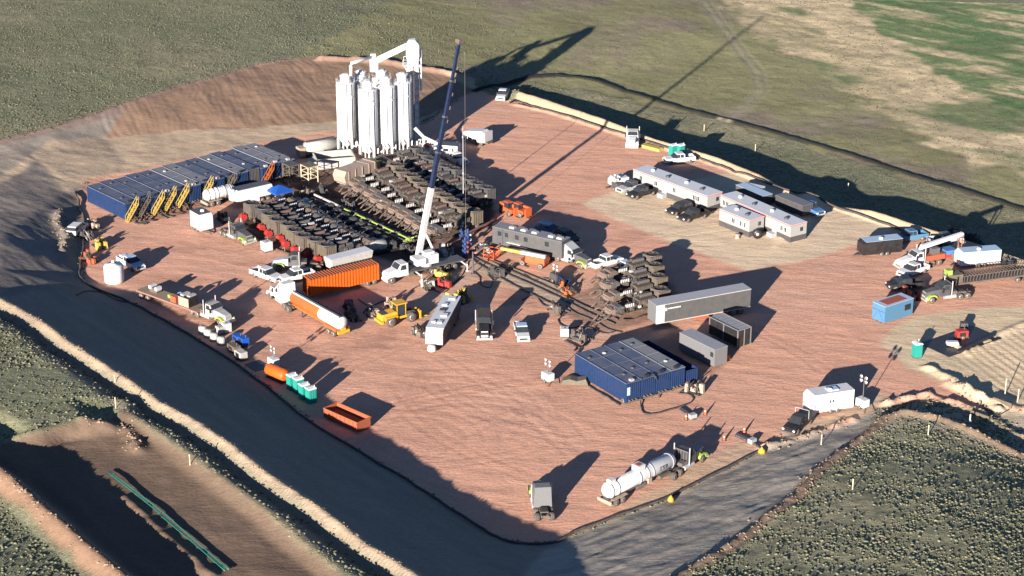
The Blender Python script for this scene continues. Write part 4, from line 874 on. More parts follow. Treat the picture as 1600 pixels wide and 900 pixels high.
# elevator tower
t = empty('elevator_tower', 'tall white bucket elevator tower right of the silos', 'tower'); p = gp(648, 227); t.location = (p.x, p.y, 0); t.scale = (1, 1, 0.955)
m = MB()
for x in (-1.1, 0.9):
    for y in (-0.6, 0.6): m.box(x-0.07, x+0.07, y-0.07, y+0.07, 0, 21)
for k in range(14):
    z = k*1.5
    for y in (-0.6, 0.6): m.bar((-1.1, y, z), (0.9, y, z+1.5), 0.05); m.bar((-1.1, y, z+1.5), (0.9, y, z+1.5), 0.05)
    for x in (-1.1, 0.9): m.bar((x, -0.6, z), (x, 0.6, z+1.5), 0.05)
m.build('lattice', 'light_grey', t)
MB().box(-1.0, -0.15, -0.45, 0.45, 0.5, 20.5).box(0.15, 0.75, -0.45, 0.45, 0.5, 20.5).build('elevator_leg', 'silo_white', t)
MB().prism([(-1.3, 18.3), (-1.3, 20.6), (-0.8, 21.5), (0.4, 21.6), (1.1, 20.6), (1.1, 18.3), (0.7, 17.2), (-0.9, 17.2)], -0.8, 0.8).build('head', 'silo_white', t)
m = MB().box(-1.9, 1.5, -1.2, 1.2, 16.6, 16.72)
for x in (-1.9, -1.0, 0, 0.8, 1.5):
    for y in (-1.2, 1.2): m.bar((x, y, 16.7), (x, y, 17.8), 0.035)
for y in (-1.2, 1.2): m.bar((-1.9, y, 17.8), (1.5, y, 17.8), 0.04)
m.bar((-1.8, 0, 16.5), (-0.9, 0, 14.6), 0.12).bar((1.4, 0, 16.5), (0.8, 0, 14.6), 0.1); m.build('platform', 'silo_white', t)
MB().cyl((1.35, 0.3, 11.2), (1.35, 0.3, 19.5), 0.24, n=8).build('down_pipe', 'silo_white', t)
# bridge conveyor
def P3(u, v, ref_uv): g = gp(*ref_uv); return g
def pz(u, v, y):
    """point above ground depth y seen at u, v"""
    x = u-800; yy = 450-v; c, s = math.cos(ROLL), math.sin(ROLL); x, yy = c*x-s*yy, s*x+c*yy
    d = Vector((x, FPX*math.cos(PITCH)+yy*math.sin(PITCH), -FPX*math.sin(PITCH)+yy*math.cos(PITCH))); k = y/d.y; return Vector((d.x*k, y, CAMH+d.z*k))
ty = gp(648, 227).y; fy = gp(598, 231).y; ay = gp(543, 241).y
a = pz(634, 76, ty); b_ = pz(586, 99, fy)
t = empty('truss_conveyor', 'white truss conveyor sloping from the tower head to the silo tops', 'conveyor')
m = MB(); o = Vector((0, 0, 0.9))
for s in (-0.35, 0.35):
    q = Vector((0, s, 0)); m.bar(a+q, b_+q, 0.09).bar(a+q+o, b_+q+o, 0.08)
    for k in range(9):
        f0, f1 = k/9, (k+1)/9; p0 = a.lerp(b_, f0)+q; p1 = a.lerp(b_, f1)+q
        m.bar(p0, p1+o, 0.05); m.bar(p1, p1+o, 0.05)
m.build('truss', 'silo_white', t); m = MB().cyl(a+Vector((0, 0, .3)), b_+Vector((0, 0, .3)), 0.3, n=8); m.build('belt_tube', 'silo_white', t)
t = empty('distribution_box', 'white distribution box on the back silo with a horizontal pipe to the left', 'distributor')
c = gp(598, 230); MB().box(c.x-2.0, c.x-0.5, c.y-0.7, c.y+0.7, 14.9, 17.3).build('box', 'silo_white', t)
MB().box(c.x-1.9, c.x-0.9, c.y-0.4, c.y+0.4, 17.3, 18.2).build('inlet', 'silo_white', t)
e = pz(548, 98, ay); e2 = Vector((e.x, e.y, 15.2)); MB().tube([(c.x-1.5, c.y, e.z), (e.x+1, e.y+0.6, e.z), (e.x, e.y, e.z-0.1), (e.x, e.y, e.z-0.6), tuple(e2)], 0.32, 8).build('pipe', 'silo_white', t)
# loading conveyor by the tower
t = empty('loading_conveyor', 'white inclined conveyor tube running from the tower foot to the control cab', 'conveyor')
pA = pz(648, 200, gp(652, 240).y); pB = pz(662, 214, gp(660, 240).y); pC = gp(703, 234, 1.5)
MB().tube([tuple(pA), tuple(pB), tuple(pC)], 0.32, 8).build('tube', 'silo_white', t)
for f in (0.3, 0.6, 0.9): q = pB.lerp(pC, f); MB().bar(q, (q.x, q.y, 0), 0.08).build('support', 'light_grey', t)
t = empty('sand_blender', 'white tangle of sand blender machinery at the foot of the tower', 'machine'); put(t, (672, 240), deg=-38)
r = random.Random(5); m = MB()
for k in range(26):
    x, y = r.uniform(-3, 3), r.uniform(-1, 1); m.box(x-r.uniform(.1, .4), x+r.uniform(.1, .4), y-.15, y+.2, 0.7, r.uniform(1, 2.4))
    m.bar((x, y, 0.6), (x+r.uniform(-1, 1), y+r.uniform(-.5, .5), r.uniform(1.5, 2.6)), 0.07)
m.box(-3.2, 3.2, -1.1, 1.1, 0.5, 0.75); m.build('machinery', 'white', t); wheels(t, [(-2, -1), (-0.9, -1), (-2, 1), (-0.9, 1)], 0.45, 0.3)
MB().box(-0.6, 0.3, -0.9, 0.2, 1.4, 2.0).build('motor', 'red', t)
t = skid_box('control_cab', 'white control cabin with dark window above the white pickup', 'cabin', 3.4, 2.3, 2.7, 'white', 'grey', (703, 246), deg=-12, z0=0.5); MB().box(-1.0, 0.0, -1.2, -1.16, 1.5, 2.1).build('window', 'glass', t); MB().box(0.7, 1.0, -1.2, -1.16, 1.6, 2.2).build('window', 'glass', t)
# white conveyor hopper trailer (740,215)
t = empty('hopper_conveyor', 'white belt conveyor trailer standing apart behind the flag mast', 'conveyor'); put(t, (727, 220), (765, 228), z=0)
MB().prism([(-2.6, 1.6), (-2.3, 2.3), (1.6, 2.9), (2.4, 2.4), (2.3, 1.5), (0, 1.1)], -1.0, 1.0).build('hood', 'white', t)
MB().prism([(0.6, 0.7), (2.6, 0.9), (2.6, 2.7), (2.2, 2.7)], -1.3, 1.3).build('discharge', 'white', t)
MB().box(-2.8, 3.0, -0.9, 0.9, 0.6, 0.85).build('frame', 'khaki', t)
for y_ in (-1.3, 1.2):
    m = MB(); m.bar((-2.4, y_, 2.1), (2.3, y_, 2.1), .06)
    for k in range(5): m.bar((-2.6+k*1.1, y_, 0.8), (-2.2+k*1.1, y_, 2.2), 0.08)
    m.build('railing', 'white', t); wheels(t, [(0.5, -0.9), (1.5, -0.9), (0.5, 0.9), (1.5, 0.9)], 0.42, 0.3)
# base machinery in front of the silos
t = empty('sand_belt_frame', 'long grey belt frame lying in front of the silo legs', 'conveyor'); put(t, (563, 265), (628, 244), z=0); m = MB()
m.box(-6.2, 6.2, -1.1, -0.9, 1.2, 1.5).box(-6.2, 6.2, 0.9, 1.1, 1.2, 1.5)
for k in range(13): m.box(-6.1+k, -5.95+k, -1, 1, 1.25, 1.45); m.bar((-6+k, -1, 0), (-6+k, -1, 1.3), 0.06)
m.build('frame', 'steel', t); MB().box(-6, 6, -0.5, 0.5, 1.3, 1.38).build('belt', 'khaki', t)
t = empty('open_sand_bin', 'pale rimmed open bin left of the silo legs', 'bin'); put(t, (500, 262), (545, 256), z=0); t.rotation_euler.z = R(15)
m = MB().box(-3.6, 3.6, -2.4, -2.2, 0.3, 2.2).box(-3.6, 3.6, 2.2, 2.4, 0.3, 2.2).box(-3.6, -3.4, -2.4, 2.4, 0.3, 2.2).box(3.4, 3.6, -2.4, 2.4, 0.3, 2.2); m.build('bin_shell', 'off_white', t); MB().box(-3.4, 3.4, -2.2, 2.2, 0.3, 1.0).build('sand', 'khaki', t)
MB().prism([(-5.2, 0.4), (-5.0, 1.4), (-3.6, 2.0), (-3.6, 0.4)], -1.5, 0.6).build('spout', 'off_white', t)
t = empty('tan_sand_hopper', 'large tan ribbed sand hopper in front of the silos', 'hopper'); put(t, (532, 295), (578, 277), z=0)
MB().prism([(-4.2, 1.4), (-4.6, 2.6), (-4.0, 3.5), (4.0, 3.3), (4.2, 1.6), (3.2, 0.7), (-3.2, 0.7)], -1.6, 1.2).build('body', 'tan_box', t)
m = MB(); [m.box(x-0.08, x+0.08, -1.68, 1.28, 0.8, 3.4) for x in (-3.4, -1.6, 0.2, 2.0, 3.6)]; m.build('ribs', 'tan_box', t); MB().box(3.6, 5.4, -1.2, 0.4, 1.2, 3.0).build('end_frame', 'stair_yellow', t)
MB().box(-3, 3, -1, 1, 0.1, 0.7).build('skid', 'dark_grey', t)
t = empty('horizontal_tank', 'dull grey horizontal tank in the shade left of the silos', 'tank'); put(t, (478, 246), (524, 238), z=0)
MB().lathe((0, 0, 1.7), [(0.3, -3.4), (1.2, -3.1), (1.25, 3.4), (0.3, 3.6)], 18, 'x').build('tank', 'off_white', t); MB().box(-3, 3, -0.4, 0.4, 2.95, 3.1).build('walkway', 'grey', t)
MB().box(-3.2, 3.2, -1.0, 1.0, 0.2, 0.5).build('skid', 'dark_grey', t); MB().box(-4.6, -3.4, -0.9, 0.9, 0.6, 2.2).build('pump_unit', 'tan_box', t)

# yellow frame towers between the tank row and silos
for (u, v, lab) in ((455, 282, 'grey topped frame stand at the far end of the blue tank row'), (484, 284, 'open yellow frame stand next to the white bin')):
    t = empty('frame_stand', lab, 'scaffold', 'frame stands by the tank row'); put(t, (u, v), deg=AX); m = MB()
    for x in (-1.2, 1.2):
        for y in (-1, 1): m.box(x-0.07, x+0.07, y-0.07, y+0.07, 0, 3.2)
    for z in (1.0, 2.1, 3.1):
        for s in (-1, 1): m.bar((-1.2, s, z), (1.2, s, z), 0.06); m.bar((s*1.2, -1, z), (s*1.2, 1, z), 0.06); m.bar((-1.2, s, z-1), (1.2, s, z), 0.05)
    m.build('frame', 'straw' if u > 470 else 'khaki', t); MB().box(-1.3, 1.3, -1.1, 1.1, 3.2, 3.3).build('top_deck', 'grey' if u < 470 else 'khaki', t)

# ------------------------------------------------------------------ crane truck
t = empty('crane_truck', 'white boom crane truck with long blue and white boom raised over the pumps', 'crane'); put(t, (722, 412), (592, 446), z=0); t.rotation_euler.z = R(-147)
W2 = t.rotation_euler.to_matrix().inverted(); loc = Vector(t.location)
MB().box(-7.4, 4.6, -0.6, 0.6, 0.85, 1.2).build('chassis', 'dark_grey', t)
MB().box(-7.5, 2.6, -1.25, 1.25, 1.25, 1.42).build('deck', 'grey', t)
MB().prism([(2.9, 0.9), (2.9, 2.9), (4.2, 2.9), (4.8, 2.1), (4.85, 0.9)], -1.15, 1.15, [0, .12, .12, .04, 0]).build('cab', 'white', t, bevel=0.05)
MB().add([(4.24, -0.9, 2.86), (4.24, 0.9, 2.86), (4.82, 1.0, 2.12), (4.82, -1.0, 2.12)], [(0, 3, 2, 1)]).build('windshield', 'glass', t)
for s in (-1, 1): MB().add([(3.3, s*1.14, 1.95), (4.4, s*1.13, 1.95), (4.1, s*1.05, 2.7), (3.3, s*1.05, 2.7)], [(0, 1, 2, 3)] if s < 0 else [(3, 2, 1, 0)]).build('side_window', 'glass', t)
MB().prism([(4.8, 0.9), (4.8, 2.1), (6.4, 1.8), (6.7, 1.5), (6.7, 0.8)], -0.95, 0.95, [0, .08, .2, .2, .1]).build('hood', 'white', t, bevel=0.05)
m = MB(); [m.box(5.0, 6.7, s*1.0-0.22, s*1.0+0.22, 1.15, 1.3) for s in (-1, 1)]; m.box(6.7, 6.9, -1.2, 1.2, 0.5, 0.85); m.build('fender', 'white', t)
MB().box(2.0, 2.8, -1.1, 1.1, 0.5, 1.2).build('toolbox', 'khaki', t)
wheels(t, [(5.8, -1.0), (5.8, 1.0)], 0.58, 0.32); wheels(t, [(x, s*0.95) for x in (-5.6, -4.3, -2.8, -1.5) for s in (-1, 1)], 0.54, 0.55)
tb = W2 @ (gp(650, 417)-loc); bz = 1.42
MB().lathe((tb.x, 0, 0), [(1.0, bz), (1.0, bz+0.5), (0.8, bz+0.6)], 16).build('turntable', 'light_grey', t)
MB().box(tb.x-2.0, tb.x+1.7, -1.1, 0.4, bz+0.6, bz+1.5).box(tb.x+0.6, tb.x+2.2, -1.2, 1.0, bz+0.5, bz+1.6).box(tb.x-1.2, tb.x+0.4, -0.6, 0.6, bz+1.3, bz+2.3).build('turret', 'white', t)
MB().box(tb.x-1.6, tb.x-0.2, 0.5, 1.2, bz+0.5, bz+2.0).build('operator_cab', 'white', t)
base = W2 @ (pz(652, 408, gp(650, 417).y)-loc); tip = W2 @ (Vector((-8.35, 300.2, 35.6))-loc)
def boom(m, f0, f1, w, h, kind):
    a = base.lerp(tip, f0); b_ = base.lerp(tip, f1); d = (b_-a).normalized(); s = d.cross(Vector((0, 0, 1))).normalized(); u = s.cross(d)
    vs = [p+s*i*w/2+u*j*h/2 for p in (a, b_) for i, j in ((-1, -1), (1, -1), (1, 1), (-1, 1))]
    m.add(vs, [(0, 1, 2, 3), (7, 6, 5, 4), (0, 4, 5, 1), (1, 5, 6, 2), (2, 6, 7, 3), (3, 7, 4, 0)])
boom_len = (tip-base).length
m = MB(); boom(m, -0.03, 0.335, 0.66, 0.85, 0); m.build('boom_base', 'white', t)
for k, (f0, f1, w_) in enumerate(((0.33, 0.5, 0.54), (0.495, 0.66, 0.48), (0.655, 0.82, 0.42), (0.815, 0.985, 0.36))):
    m = MB(); boom(m, f0, f1, w_, w_*1.25, 0); m.build('boom_section', 'crane_blue', t)
    m = MB(); boom(m, f1-0.008, f1, w_+0.1, w_*1.25+0.1, 0); m.build('boom_collar', 'grey', t)
m = MB(); boom(m, 0.985, 1.0, 0.9, 1.0, 0); m.bar(tip, tip+Vector((0.6, 0.3, -0.2)), 0.15); m.build('sheave_head', 'dusty_steel', t)
d = (tip-base).normalized(); sd_ = d.cross(Vector((0, 0, 1))).normalized(); up_ = sd_.cross(d)
[MB().cyl(base.lerp(tip, 0.33+0.06*k)-up_*0.6+sd_*0.1, base.lerp(tip, 0.345+0.06*k)-up_*0.6+sd_*0.1, 0.14, n=6).build('cable_guide', 'dusty_steel', t) for k in range(10)]
MB().cyl(Vector((tb.x-1.9, 0.3, bz+0.8)), base.lerp(tip, 0.13)-up_*0.6, 0.2, n=10).build('lift_cylinder', 'white', t)
for x in (1.4, -7.0):
    for s in (-1, 1): m = MB(); m.bar((x, 0, 1.1), (x, s*2.6, 0.9), 0.12); m.bar((x, s*2.6, 1.2), (x, s*2.6, 0.02), 0.09); m.box(x-0.3, x+0.3, s*2.6-0.3, s*2.6+0.3, 0.0, 0.06); m.build('outrigger', 'white', t)
# hanging line from the crane head
t = MB().cyl((0, 0, 2.2), (0, 0, 33.5), 0.035, n=5).cyl((0, 0, 1.6), (0, 0, 2.4), 0.2, n=8).build('hoist_line', 'steel'); t.location = (-7.6, 300.6, 0)
tag(t, 'thin hoist line with hook hanging from the crane boom tip', 'hoist line')

# ------------------------------------------------------------------ pump trailers
def pump_unit(label, group, lit_paint=True, reel=False, seed=0, Ln=12.0):
    """radiator at -X, fluid end at +X"""
    r = random.Random(seed); t = empty('pump_trailer', label, 'pump trailer', group)  # unlit rows get darker materials, their shade painted into the colour
    m = MB().box(-6.0, 5.6, -0.6, -0.42, 0.85, 1.15).box(-6.0, 5.6, 0.42, 0.6, 0.85, 1.15).box(-3.2, 2.5, -1.15, 1.15, 1.12, 1.2)
    for x in (-5, -3, -1, 1, 3, 5): m.box(x-0.1, x+0.1, -1.15, 1.15, 0.9, 1.12)
    m.build('frame', 'dusty_steel', t)
    m = MB().box(-6.0, -3.9, -1.2, 1.2, 1.2, 3.3)
    for i in range(7): y = -1.1+i*0.366; m.box(-6.08, -6.0, y-0.05, y+0.05, 1.2, 3.25)
    for i in range(6): x = -5.85+i*0.36; m.box(x-0.04, x+0.04, -1.27, 1.27, 1.25, 3.2)
    m.build('radiator', ('khaki' if seed % 3 else 'dusty_steel') if lit_paint or reel else 'dark_grey', t)
    m = MB().lathe((-4.95, 0, 3.3), [(1.1, 0.0), (1.12, 0.14), (1.0, 0.16), (0.95, 0.03), (0.0, 0.02)], 20); m.build('fan_shroud', 'dark_grey' if not lit_paint else 'louvre', t)
    m = MB()
    for k in range(6): a = k*math.pi/3+0.2; m.add([(-4.95, 0, 3.4), (-4.95+math.cos(a)*0.9, math.sin(a)*0.9, 3.36), (-4.95+math.cos(a+0.35)*0.9, math.sin(a+0.35)*0.9, 3.44)], [(0, 1, 2), (2, 1, 0)])
    m.build('fan', 'dark_grey', t)
    m = MB().box(-3.6, -0.3, -0.62, 0.62, 1.3, 2.3).box(-3.4, -0.5, -0.9, -0.5, 1.9, 2.5).box(-3.4, -0.5, 0.5, 0.9, 1.9, 2.5)
    for i in range(8): x = -3.3+i*0.38; m.box(x-0.1, x+0.1, -0.98, 0.98, 2.3, 2.62)
    m.build('engine', 'louvre' if lit_paint else 'dark_grey', t)
    m = MB().cyl((-3.1, 0.15, 2.95), (-1.1, 0.15, 2.95), 0.3, n=10).cyl((-1.1, 0.15, 2.95), (-0.7, 0.15, 3.3), 0.14, n=8); m.build('exhaust', 'exhaust_grey' if r.random() < 0.6 else 'exhaust_brown', t)
    m = MB().cyl((-3.2, -0.75, 2.75), (-2.2, -0.75, 2.75), 0.26, n=10).cyl((-1.7, -0.75, 2.75), (-0.7, -0.75, 2.75), 0.26, n=10); m.build('air_filter', 'light_grey' if r.random() < 0.2 else 'grey', t)
    MB().cyl((-0.3, 0, 1.8), (1.2, 0, 1.7), 0.55, 0.42, n=12).box(0.2, 0.9, -0.8, 0.8, 1.2, 1.9).build('transmission', 'dusty_steel', t)
    MB().cyl((1.2, 0, 1.65), (2.3, 0, 1.6), 0.14, n=8).build('drive_shaft', 'steel', t)
    MB().prism([(2.2, 1.2), (2.2, 2.1), (2.7, 2.45), (3.5, 2.35), (3.7, 1.2)], -0.95, 0.95).build('power_end', 'grey' if seed % 2 else 'dusty_steel', t)
    m = MB().box(3.8, 4.6, -0.95, 0.95, 1.3, 2.1)
    for i in range(5): y = -0.76+i*0.38; m.cyl((3.6, y, 1.75), (3.95, y, 1.75), 0.15, n=8); m.cyl((4.6, y, 1.75), (4.85, y, 1.75), 0.16, n=8)
    m.build('fluid_end', 'pump_pink' if lit_paint else 'grey', t)
    for i in range(5): MB().cyl((0.6+i*.34, .95, 2.0), (0.6+i*.34, .95, 2.5), 0.13, n=8).build('valve_cap', 'silver', t)
    m = MB().box(4.4, 4.6, -.9, .9, 1.15, 1.3).tube([(4.3, -0.95, 1.5), (4.8, -1.2, 1.3), (5.6, -1.1, 0.9), (6.8, -0.6, 0.4)], 0.11).tube([(4.6, 0.5, 1.2), (5.4, 0.6, 0.8), (6.0, 0.4, 0.5), (7.0, 0.5, 0.4)], 0.13).tube([(4.4, 0.9, 1.2), (5.0, 1.2, 1.6), (5.6, 1.0, 0.9)], 0.09)
    m.build('flow_pipe', 'dusty_steel', t)
    for k in range(15):
        m = MB(); x = r.uniform(-3.6, 4.8); y = r.choice((-1, 1))*r.uniform(0.6, 1.15); m.tube([(x, y, 1.2), (x+r.uniform(-.3, .6), y*0.9, r.uniform(1.6, 2.5)), (x+r.uniform(0.3, 1.3), y*r.uniform(.3, 1), r.uniform(1.3, 2.6))], r.uniform(0.04, 0.08), 5).build('pipe', 'dusty_steel' if r.random() < .7 else 'exhaust_grey', t)
    for k in range(3):
        y0 = r.choice((-1, 1))*r.uniform(1.25, 1.5); x0 = r.uniform(-3, 0)
        MB().tube([(x0+j*1.1, y0+r.uniform(-.15, .15), r.uniform(.1, .5)) for j in range(6)], .09).build('suction_hose', 'hose', t)
    for k in range(13):
        m = MB(); x = r.uniform(-3.7, 3.6); y = r.choice((-1, 1))*r.uniform(0.75, 1.0); s = r.uniform(.12, .34); z = r.uniform(1.2, 1.9); m.box(x-s, x+s, y-s*.7, y+s*.7, z, z+s*1.8).build('service_box', ('off_white' if r.random() < .15 else 'dark_grey' if r.random() < .5 else 'dusty_steel'), t)
    wheels(t, [(x, s*0.92) for x in (-4.9, -3.7, -2.5) for s in (-1, 1)], 0.5, 0.48)
    if reel:
        m = MB().cyl((-6.9, -0.5, 1.3), (-6.9, 0.3, 1.3), 0.42, n=12).cyl((-6.9, -0.55, 1.3), (-6.9, -0.5, 1.3), 0.6, n=12).cyl((-6.9, 0.3, 1.3), (-6.9, 0.35, 1.3), 0.6, n=12); m.bar((-6.9, 0, 1.3), (-6.0, 0, 1.0), 0.1); m.build('hose_reel', 'red', t)
        MB().bar((-7.4, 0.2, 0.5), (-6.0, 0.2, 1.0), 0.12).bar((-7.2, -0.3, 0.2), (-7.2, -0.3, 1.0), 0.08).build('tongue', 'pink_pipe', t)
    return t
for i in range(9):
    t = pump_unit(ORD[i]+' pump trailer from the far left in the left row'+(', red reel on its end' if i not in (1,) else ''), 'left row of pump trailers', lit_paint=False, reel=(i != 1), seed=i)
    u, v = 379+13.9*i, 343.5+8.4*i; p = gp(u+2, v+6)+Vector((math.cos(R(AY)), math.sin(R(AY)), 0))*(6.8+rnd.uniform(-.5, .5))
    t.location = (p.x, p.y, 0); t.rotation_euler.z = R(AY+rnd.uniform(-1.2, 1.2))
for i in range(10):
    t = pump_unit(ORD[i]+' pump trailer from the silo end in the right row', 'right row of pump trailers', lit_paint=True, seed=20+i)
    u, v = 540+12.8*i, 303+8.5*i; p = gp(u, v)+Vector((math.cos(R(AY)), math.sin(R(AY)), 0))*(5.6+rnd.uniform(-.7, .7))
    t.location = (p.x, p.y, 0); t.rotation_euler.z = R(AY+180+rnd.uniform(-1.2, 1.2))
for i in range(10):
    t = pump_unit(ORD[i]+' pump trailer from the silo end in the outer far row', 'outer row of pump trailers', lit_paint=False, seed=50+i)
    if i in (0, 1): bpy.data.objects.remove(t) if False else None
    u, v = 622+12.2*i, 262+7.0*i; p = gp(u, v)
    t.location = (p.x, p.y, 0); t.rotation_euler.z = R(AY+180+rnd.uniform(-4, 4)); t.scale = (0.82, 1, rnd.uniform(.78, .98))
for i in range(4):
    t = pump_unit(['farthest pump trailer of the small cluster beside the white pickups', 'second farthest pump trailer of the small cluster', 'third pump trailer of the small cluster, counting towards the camera', 'nearest pump trailer of the small cluster, its gold rimmed wheels showing'][i], 'small cluster of pump trailers', lit_paint=True, seed=30+i)
    a = [(935, 447), (942, 463), (950, 480), (958, 500)][i]; 
    p = gp(*a)+Vector((math.cos(R(AY-6)), math.sin(R(AY-6)), 0))*[5.2, 4.7, 4.2, 3.6][i]; t.location = (p.x, p.y, 0); t.rotation_euler.z = R(AY-6+180)

# manifold between the rows
t = empty('manifold_trailer', 'long lime and steel manifold lying in the dark lane between the pump rows', 'manifold'); put(t, (494, 316), (640, 384), z=0)
m = MB(); [m.cyl((-14, y, z), (14, y, z), 0.16, n=8) for y, z in ((-0.7, 0.9), (0.7, 0.9))]
for k in range(15): m.box(-13.9+k*1.95, -13.7+k*1.95, -1.2, 1.2, 0.45, 0.7); m.cyl((-13.5+k*1.95, -1.6, 0.8), (-13.5+k*1.95, 1.6, 0.8), 0.11, n=6)
m.build('frame', 'steel', t)
m = MB().cyl((-14, 0, 1.3), (-7, 0, 1.3), 0.2, n=8); m.build('main_pipe', 'off_white', t)
m = MB()
for a, b_ in ((-9, -7.4), (-5.0, -3.2), (-1.2, 1.2), (3.0, 4.6), (6.2, 9.2), (10.5, 13.8)): m.cyl((a, 0, 1.2), (b_, 0, 1.2), 0.13, n=8)
for k in range(8): m.bar((-4+k*2.1, -0.5, 0.9), (-3.6+k*2.1, 0.1, 1.35), 0.05)
m.bar((13.5, -1.2, 1.0), (13.8, 1.4, 1.5), 0.1).bar((12.6, -.5, .8), (14, .6, 1.5), .12).box(13.0, 13.8, -0.3, 0.3, 0.7, 1.4); m.build('lime_pipe', 'lime', t)
# low pressure hoses of the left lane, in the dark
r = random.Random(3)
for i in range(9):
    u, v = 530+12.2*i, 330+7.4*i
    t = empty('pump_skid', ORD[i]+' low dark chemical pump skid from the far end in the shaded lane', 'pump skid', 'pump skids in the shaded lane'); p = gp(u-26, v+4)
    t.location = (p.x, p.y, 0); t.rotation_euler.z = R(AY); MB().box(-2.2, 2.2, -0.9, 0.9, 0.1, 0.4).build('base', 'black', t)
    MB().cyl((-1.8, 0, 1.0), (0.9, 0, 1.0), 0.42, n=10).box(1.0, 1.9, -0.6, 0.6, 0.4, 1.5).build('pump', 'dark_grey', t)
    m = MB(); [m.tube([(r.uniform(-2, 2), r.uniform(-.8, .8), .4), (r.uniform(-1, 1), r.uniform(-.6, .6), r.uniform(.9, 1.7)), (r.uniform(1, 3), r.uniform(-.9, .9), .3)], .08, 5) for k in range(5)]; m.build('piping', 'grey' if i % 2 else 'steel', t)
t = empty('chemical_tank', 'silver grey rounded tank lying before the orange container', 'tank'); put(t, (575, 398), (603, 392), z=0); MB().lathe((0, 0, 1.3), [(.3, -1.9), (.8, -1.2), (.95, 1.4), (.5, 1.6)], 14, 'x').build('tank', 'off_white', t); MB().box(-1.5, 1.5, -.6, .6, .1, .6).build('skid', 'dark_grey', t); MB().cyl((1.7, 0, 1.1), (2.2, 0, 1.1), .4, n=10).build('cap', 'khaki', t)
t = empty('chemical_tank', 'small white tank in the shade between the pump rows', 'tank'); put(t, (463, 326), (482, 322), z=0); MB().prism([(-1.1, .3), (-1.2, .9), (0.2, 1.0), (0.6, 1.5), (1.1, 1.5), (1.2, .3)], -.6, .6).build('tank', 'white', t, bevel=.08); MB().box(-1.1, 1.1, -.5, .5, .05, .3).build('skid', 'dark_grey', t)
# blue canopy
t = empty('pop_up_canopy', 'bright blue pop-up canopy between the white trailer and the pumps', 'canopy'); put(t, (437, 314), deg=AX)
MB().add([(-1.8, -1.8, 2.1), (1.8, -1.8, 2.1), (1.8, 1.8, 2.1), (-1.8, 1.8, 2.1), (0, 0, 3.0), (-1.8, -1.8, 1.85), (1.8, -1.8, 1.85), (1.8, 1.8, 1.85), (-1.8, 1.8, 1.85)], [(0, 1, 4), (1, 2, 4), (2, 3, 4), (3, 0, 4), (0, 5, 6, 1), (1, 6, 7, 2), (2, 7, 8, 3), (3, 8, 5, 0)]).build('cloth', 'bright_blue', t)
for x in (-1.75, 1.75):
    for y in (-1.75, 1.75): MB().bar((x, y, 0), (x, y, 2.0), .035).build('leg', 'silver', t)
MB().box(-.8, .8, -.5, .5, .7, .78).build('table', 'white', t)

# ------------------------------------------------------------------ loader, lifts
t = empty('wheel_loader', 'yellow wheel loader with forks beside the narrow grey trailer', 'loader'); put(t, (594, 511), (654, 494), z=0); t.rotation_euler.z = R(33)
MB().prism([(-3.4, 0.8), (-3.4, 1.7), (-3.1, 2.0), (-1.0, 2.15), (-0.7, 1.9), (-0.7, 0.8)], -0.85, 0.85).build('engine_cover', 'yellow', t, bevel=.05)
MB().box(-3.35, -2.4, -0.7, 0.7, 2.0, 2.12).build('engine_grille', 'dark_grey', t)
MB().box(-3.7, -3.3, -1.1, 1.1, 0.7, 1.1).box(-0.7, 1.6, -0.5, 0.5, 0.7, 1.2).box(-2.9, -0.9, -1.3, -0.85, 1.5, 1.62).box(-2.9, -0.9, 0.85, 1.3, 1.5, 1.62).build('frame', 'yellow', t)
MB().box(-0.8, 0.7, -0.75, 0.75, 1.2, 3.1, .06, .06).build('cab', 'glass', t); MB().box(-1.0, 0.9, -0.9, 0.9, 3.1, 3.25).build('cab_roof', 'yellow', t)
[MB().box(x-.05, x+.05, y-.05, y+.05, 1.2, 3.1).build('cab_post', 'yellow', t) for x in (-.78, .68) for y in (-.74, .74)]
m = MB(); [m.prism([(0.9, 1.2), (0.9, 1.7), (2.2, 1.6), (3.1, 0.7), (3.0, 0.4), (2.0, 1.1)], s*0.55-.1, s*0.55+.1) for s in (-1, 1)]; m.build('lift_arm', 'dark_grey', t)
m = MB().box(3.0, 3.15, -1.1, 1.1, 0.2, 1.3); [MB().box(3.1, 4.5, s*0.5-.08, s*.5+.08, .18, .3).build('fork', 'yellow', t) for s in (-1, 1)]; [m.box(3.0, 3.2, y-.06, y+.06, .2, 1.5) for y in (-1, -.4, .4, 1)]; m.build('fork_carriage', 'yellow', t)
wheels(t, [(-2.0, -1.05), (-2.0, 1.05), (1.5, -1.05), (1.5, 1.05)], 0.78, 0.5)
t = empty('boom_lift', 'orange boom lift with cream boom parked along the grey windowed trailer', 'boom lift'); put(t, (858, 419), (812, 410), z=0)
MB().box(-2.2, 2.2, -0.9, 0.9, 0.5, 0.9).box(-2.3, 1.2, -1.1, 1.1, 0.95, 1.9, .1, .15).build('chassis', 'lift_orange', t, bevel=.06)
b0 = Vector((-2.2, 0.9, 2.1)); m = MB(); m.box(-2.3, 5.6, .6, 1.0, 1.95, 2.4); m.build('boom', 'stair_yellow', t); bpy.context.view_layer.update(); MB().box(-2.4, 2.0, .55, 1.05, 1.93, 2.43).build('boom_sleeve', 'white', t)
m = MB()
for x in (6.6, 8.4):
    for y in (-.5, 1.6): m.bar((x, y, .3), (x, y, 1.5), .06)
for z in (.3, .9, 1.5):
    for y in (-.5, 1.6): m.bar((6.6, y, z), (8.4, y, z), .06)
    for x in (6.6, 8.4): m.bar((x, -.5, z), (x, 1.6, z), .06)
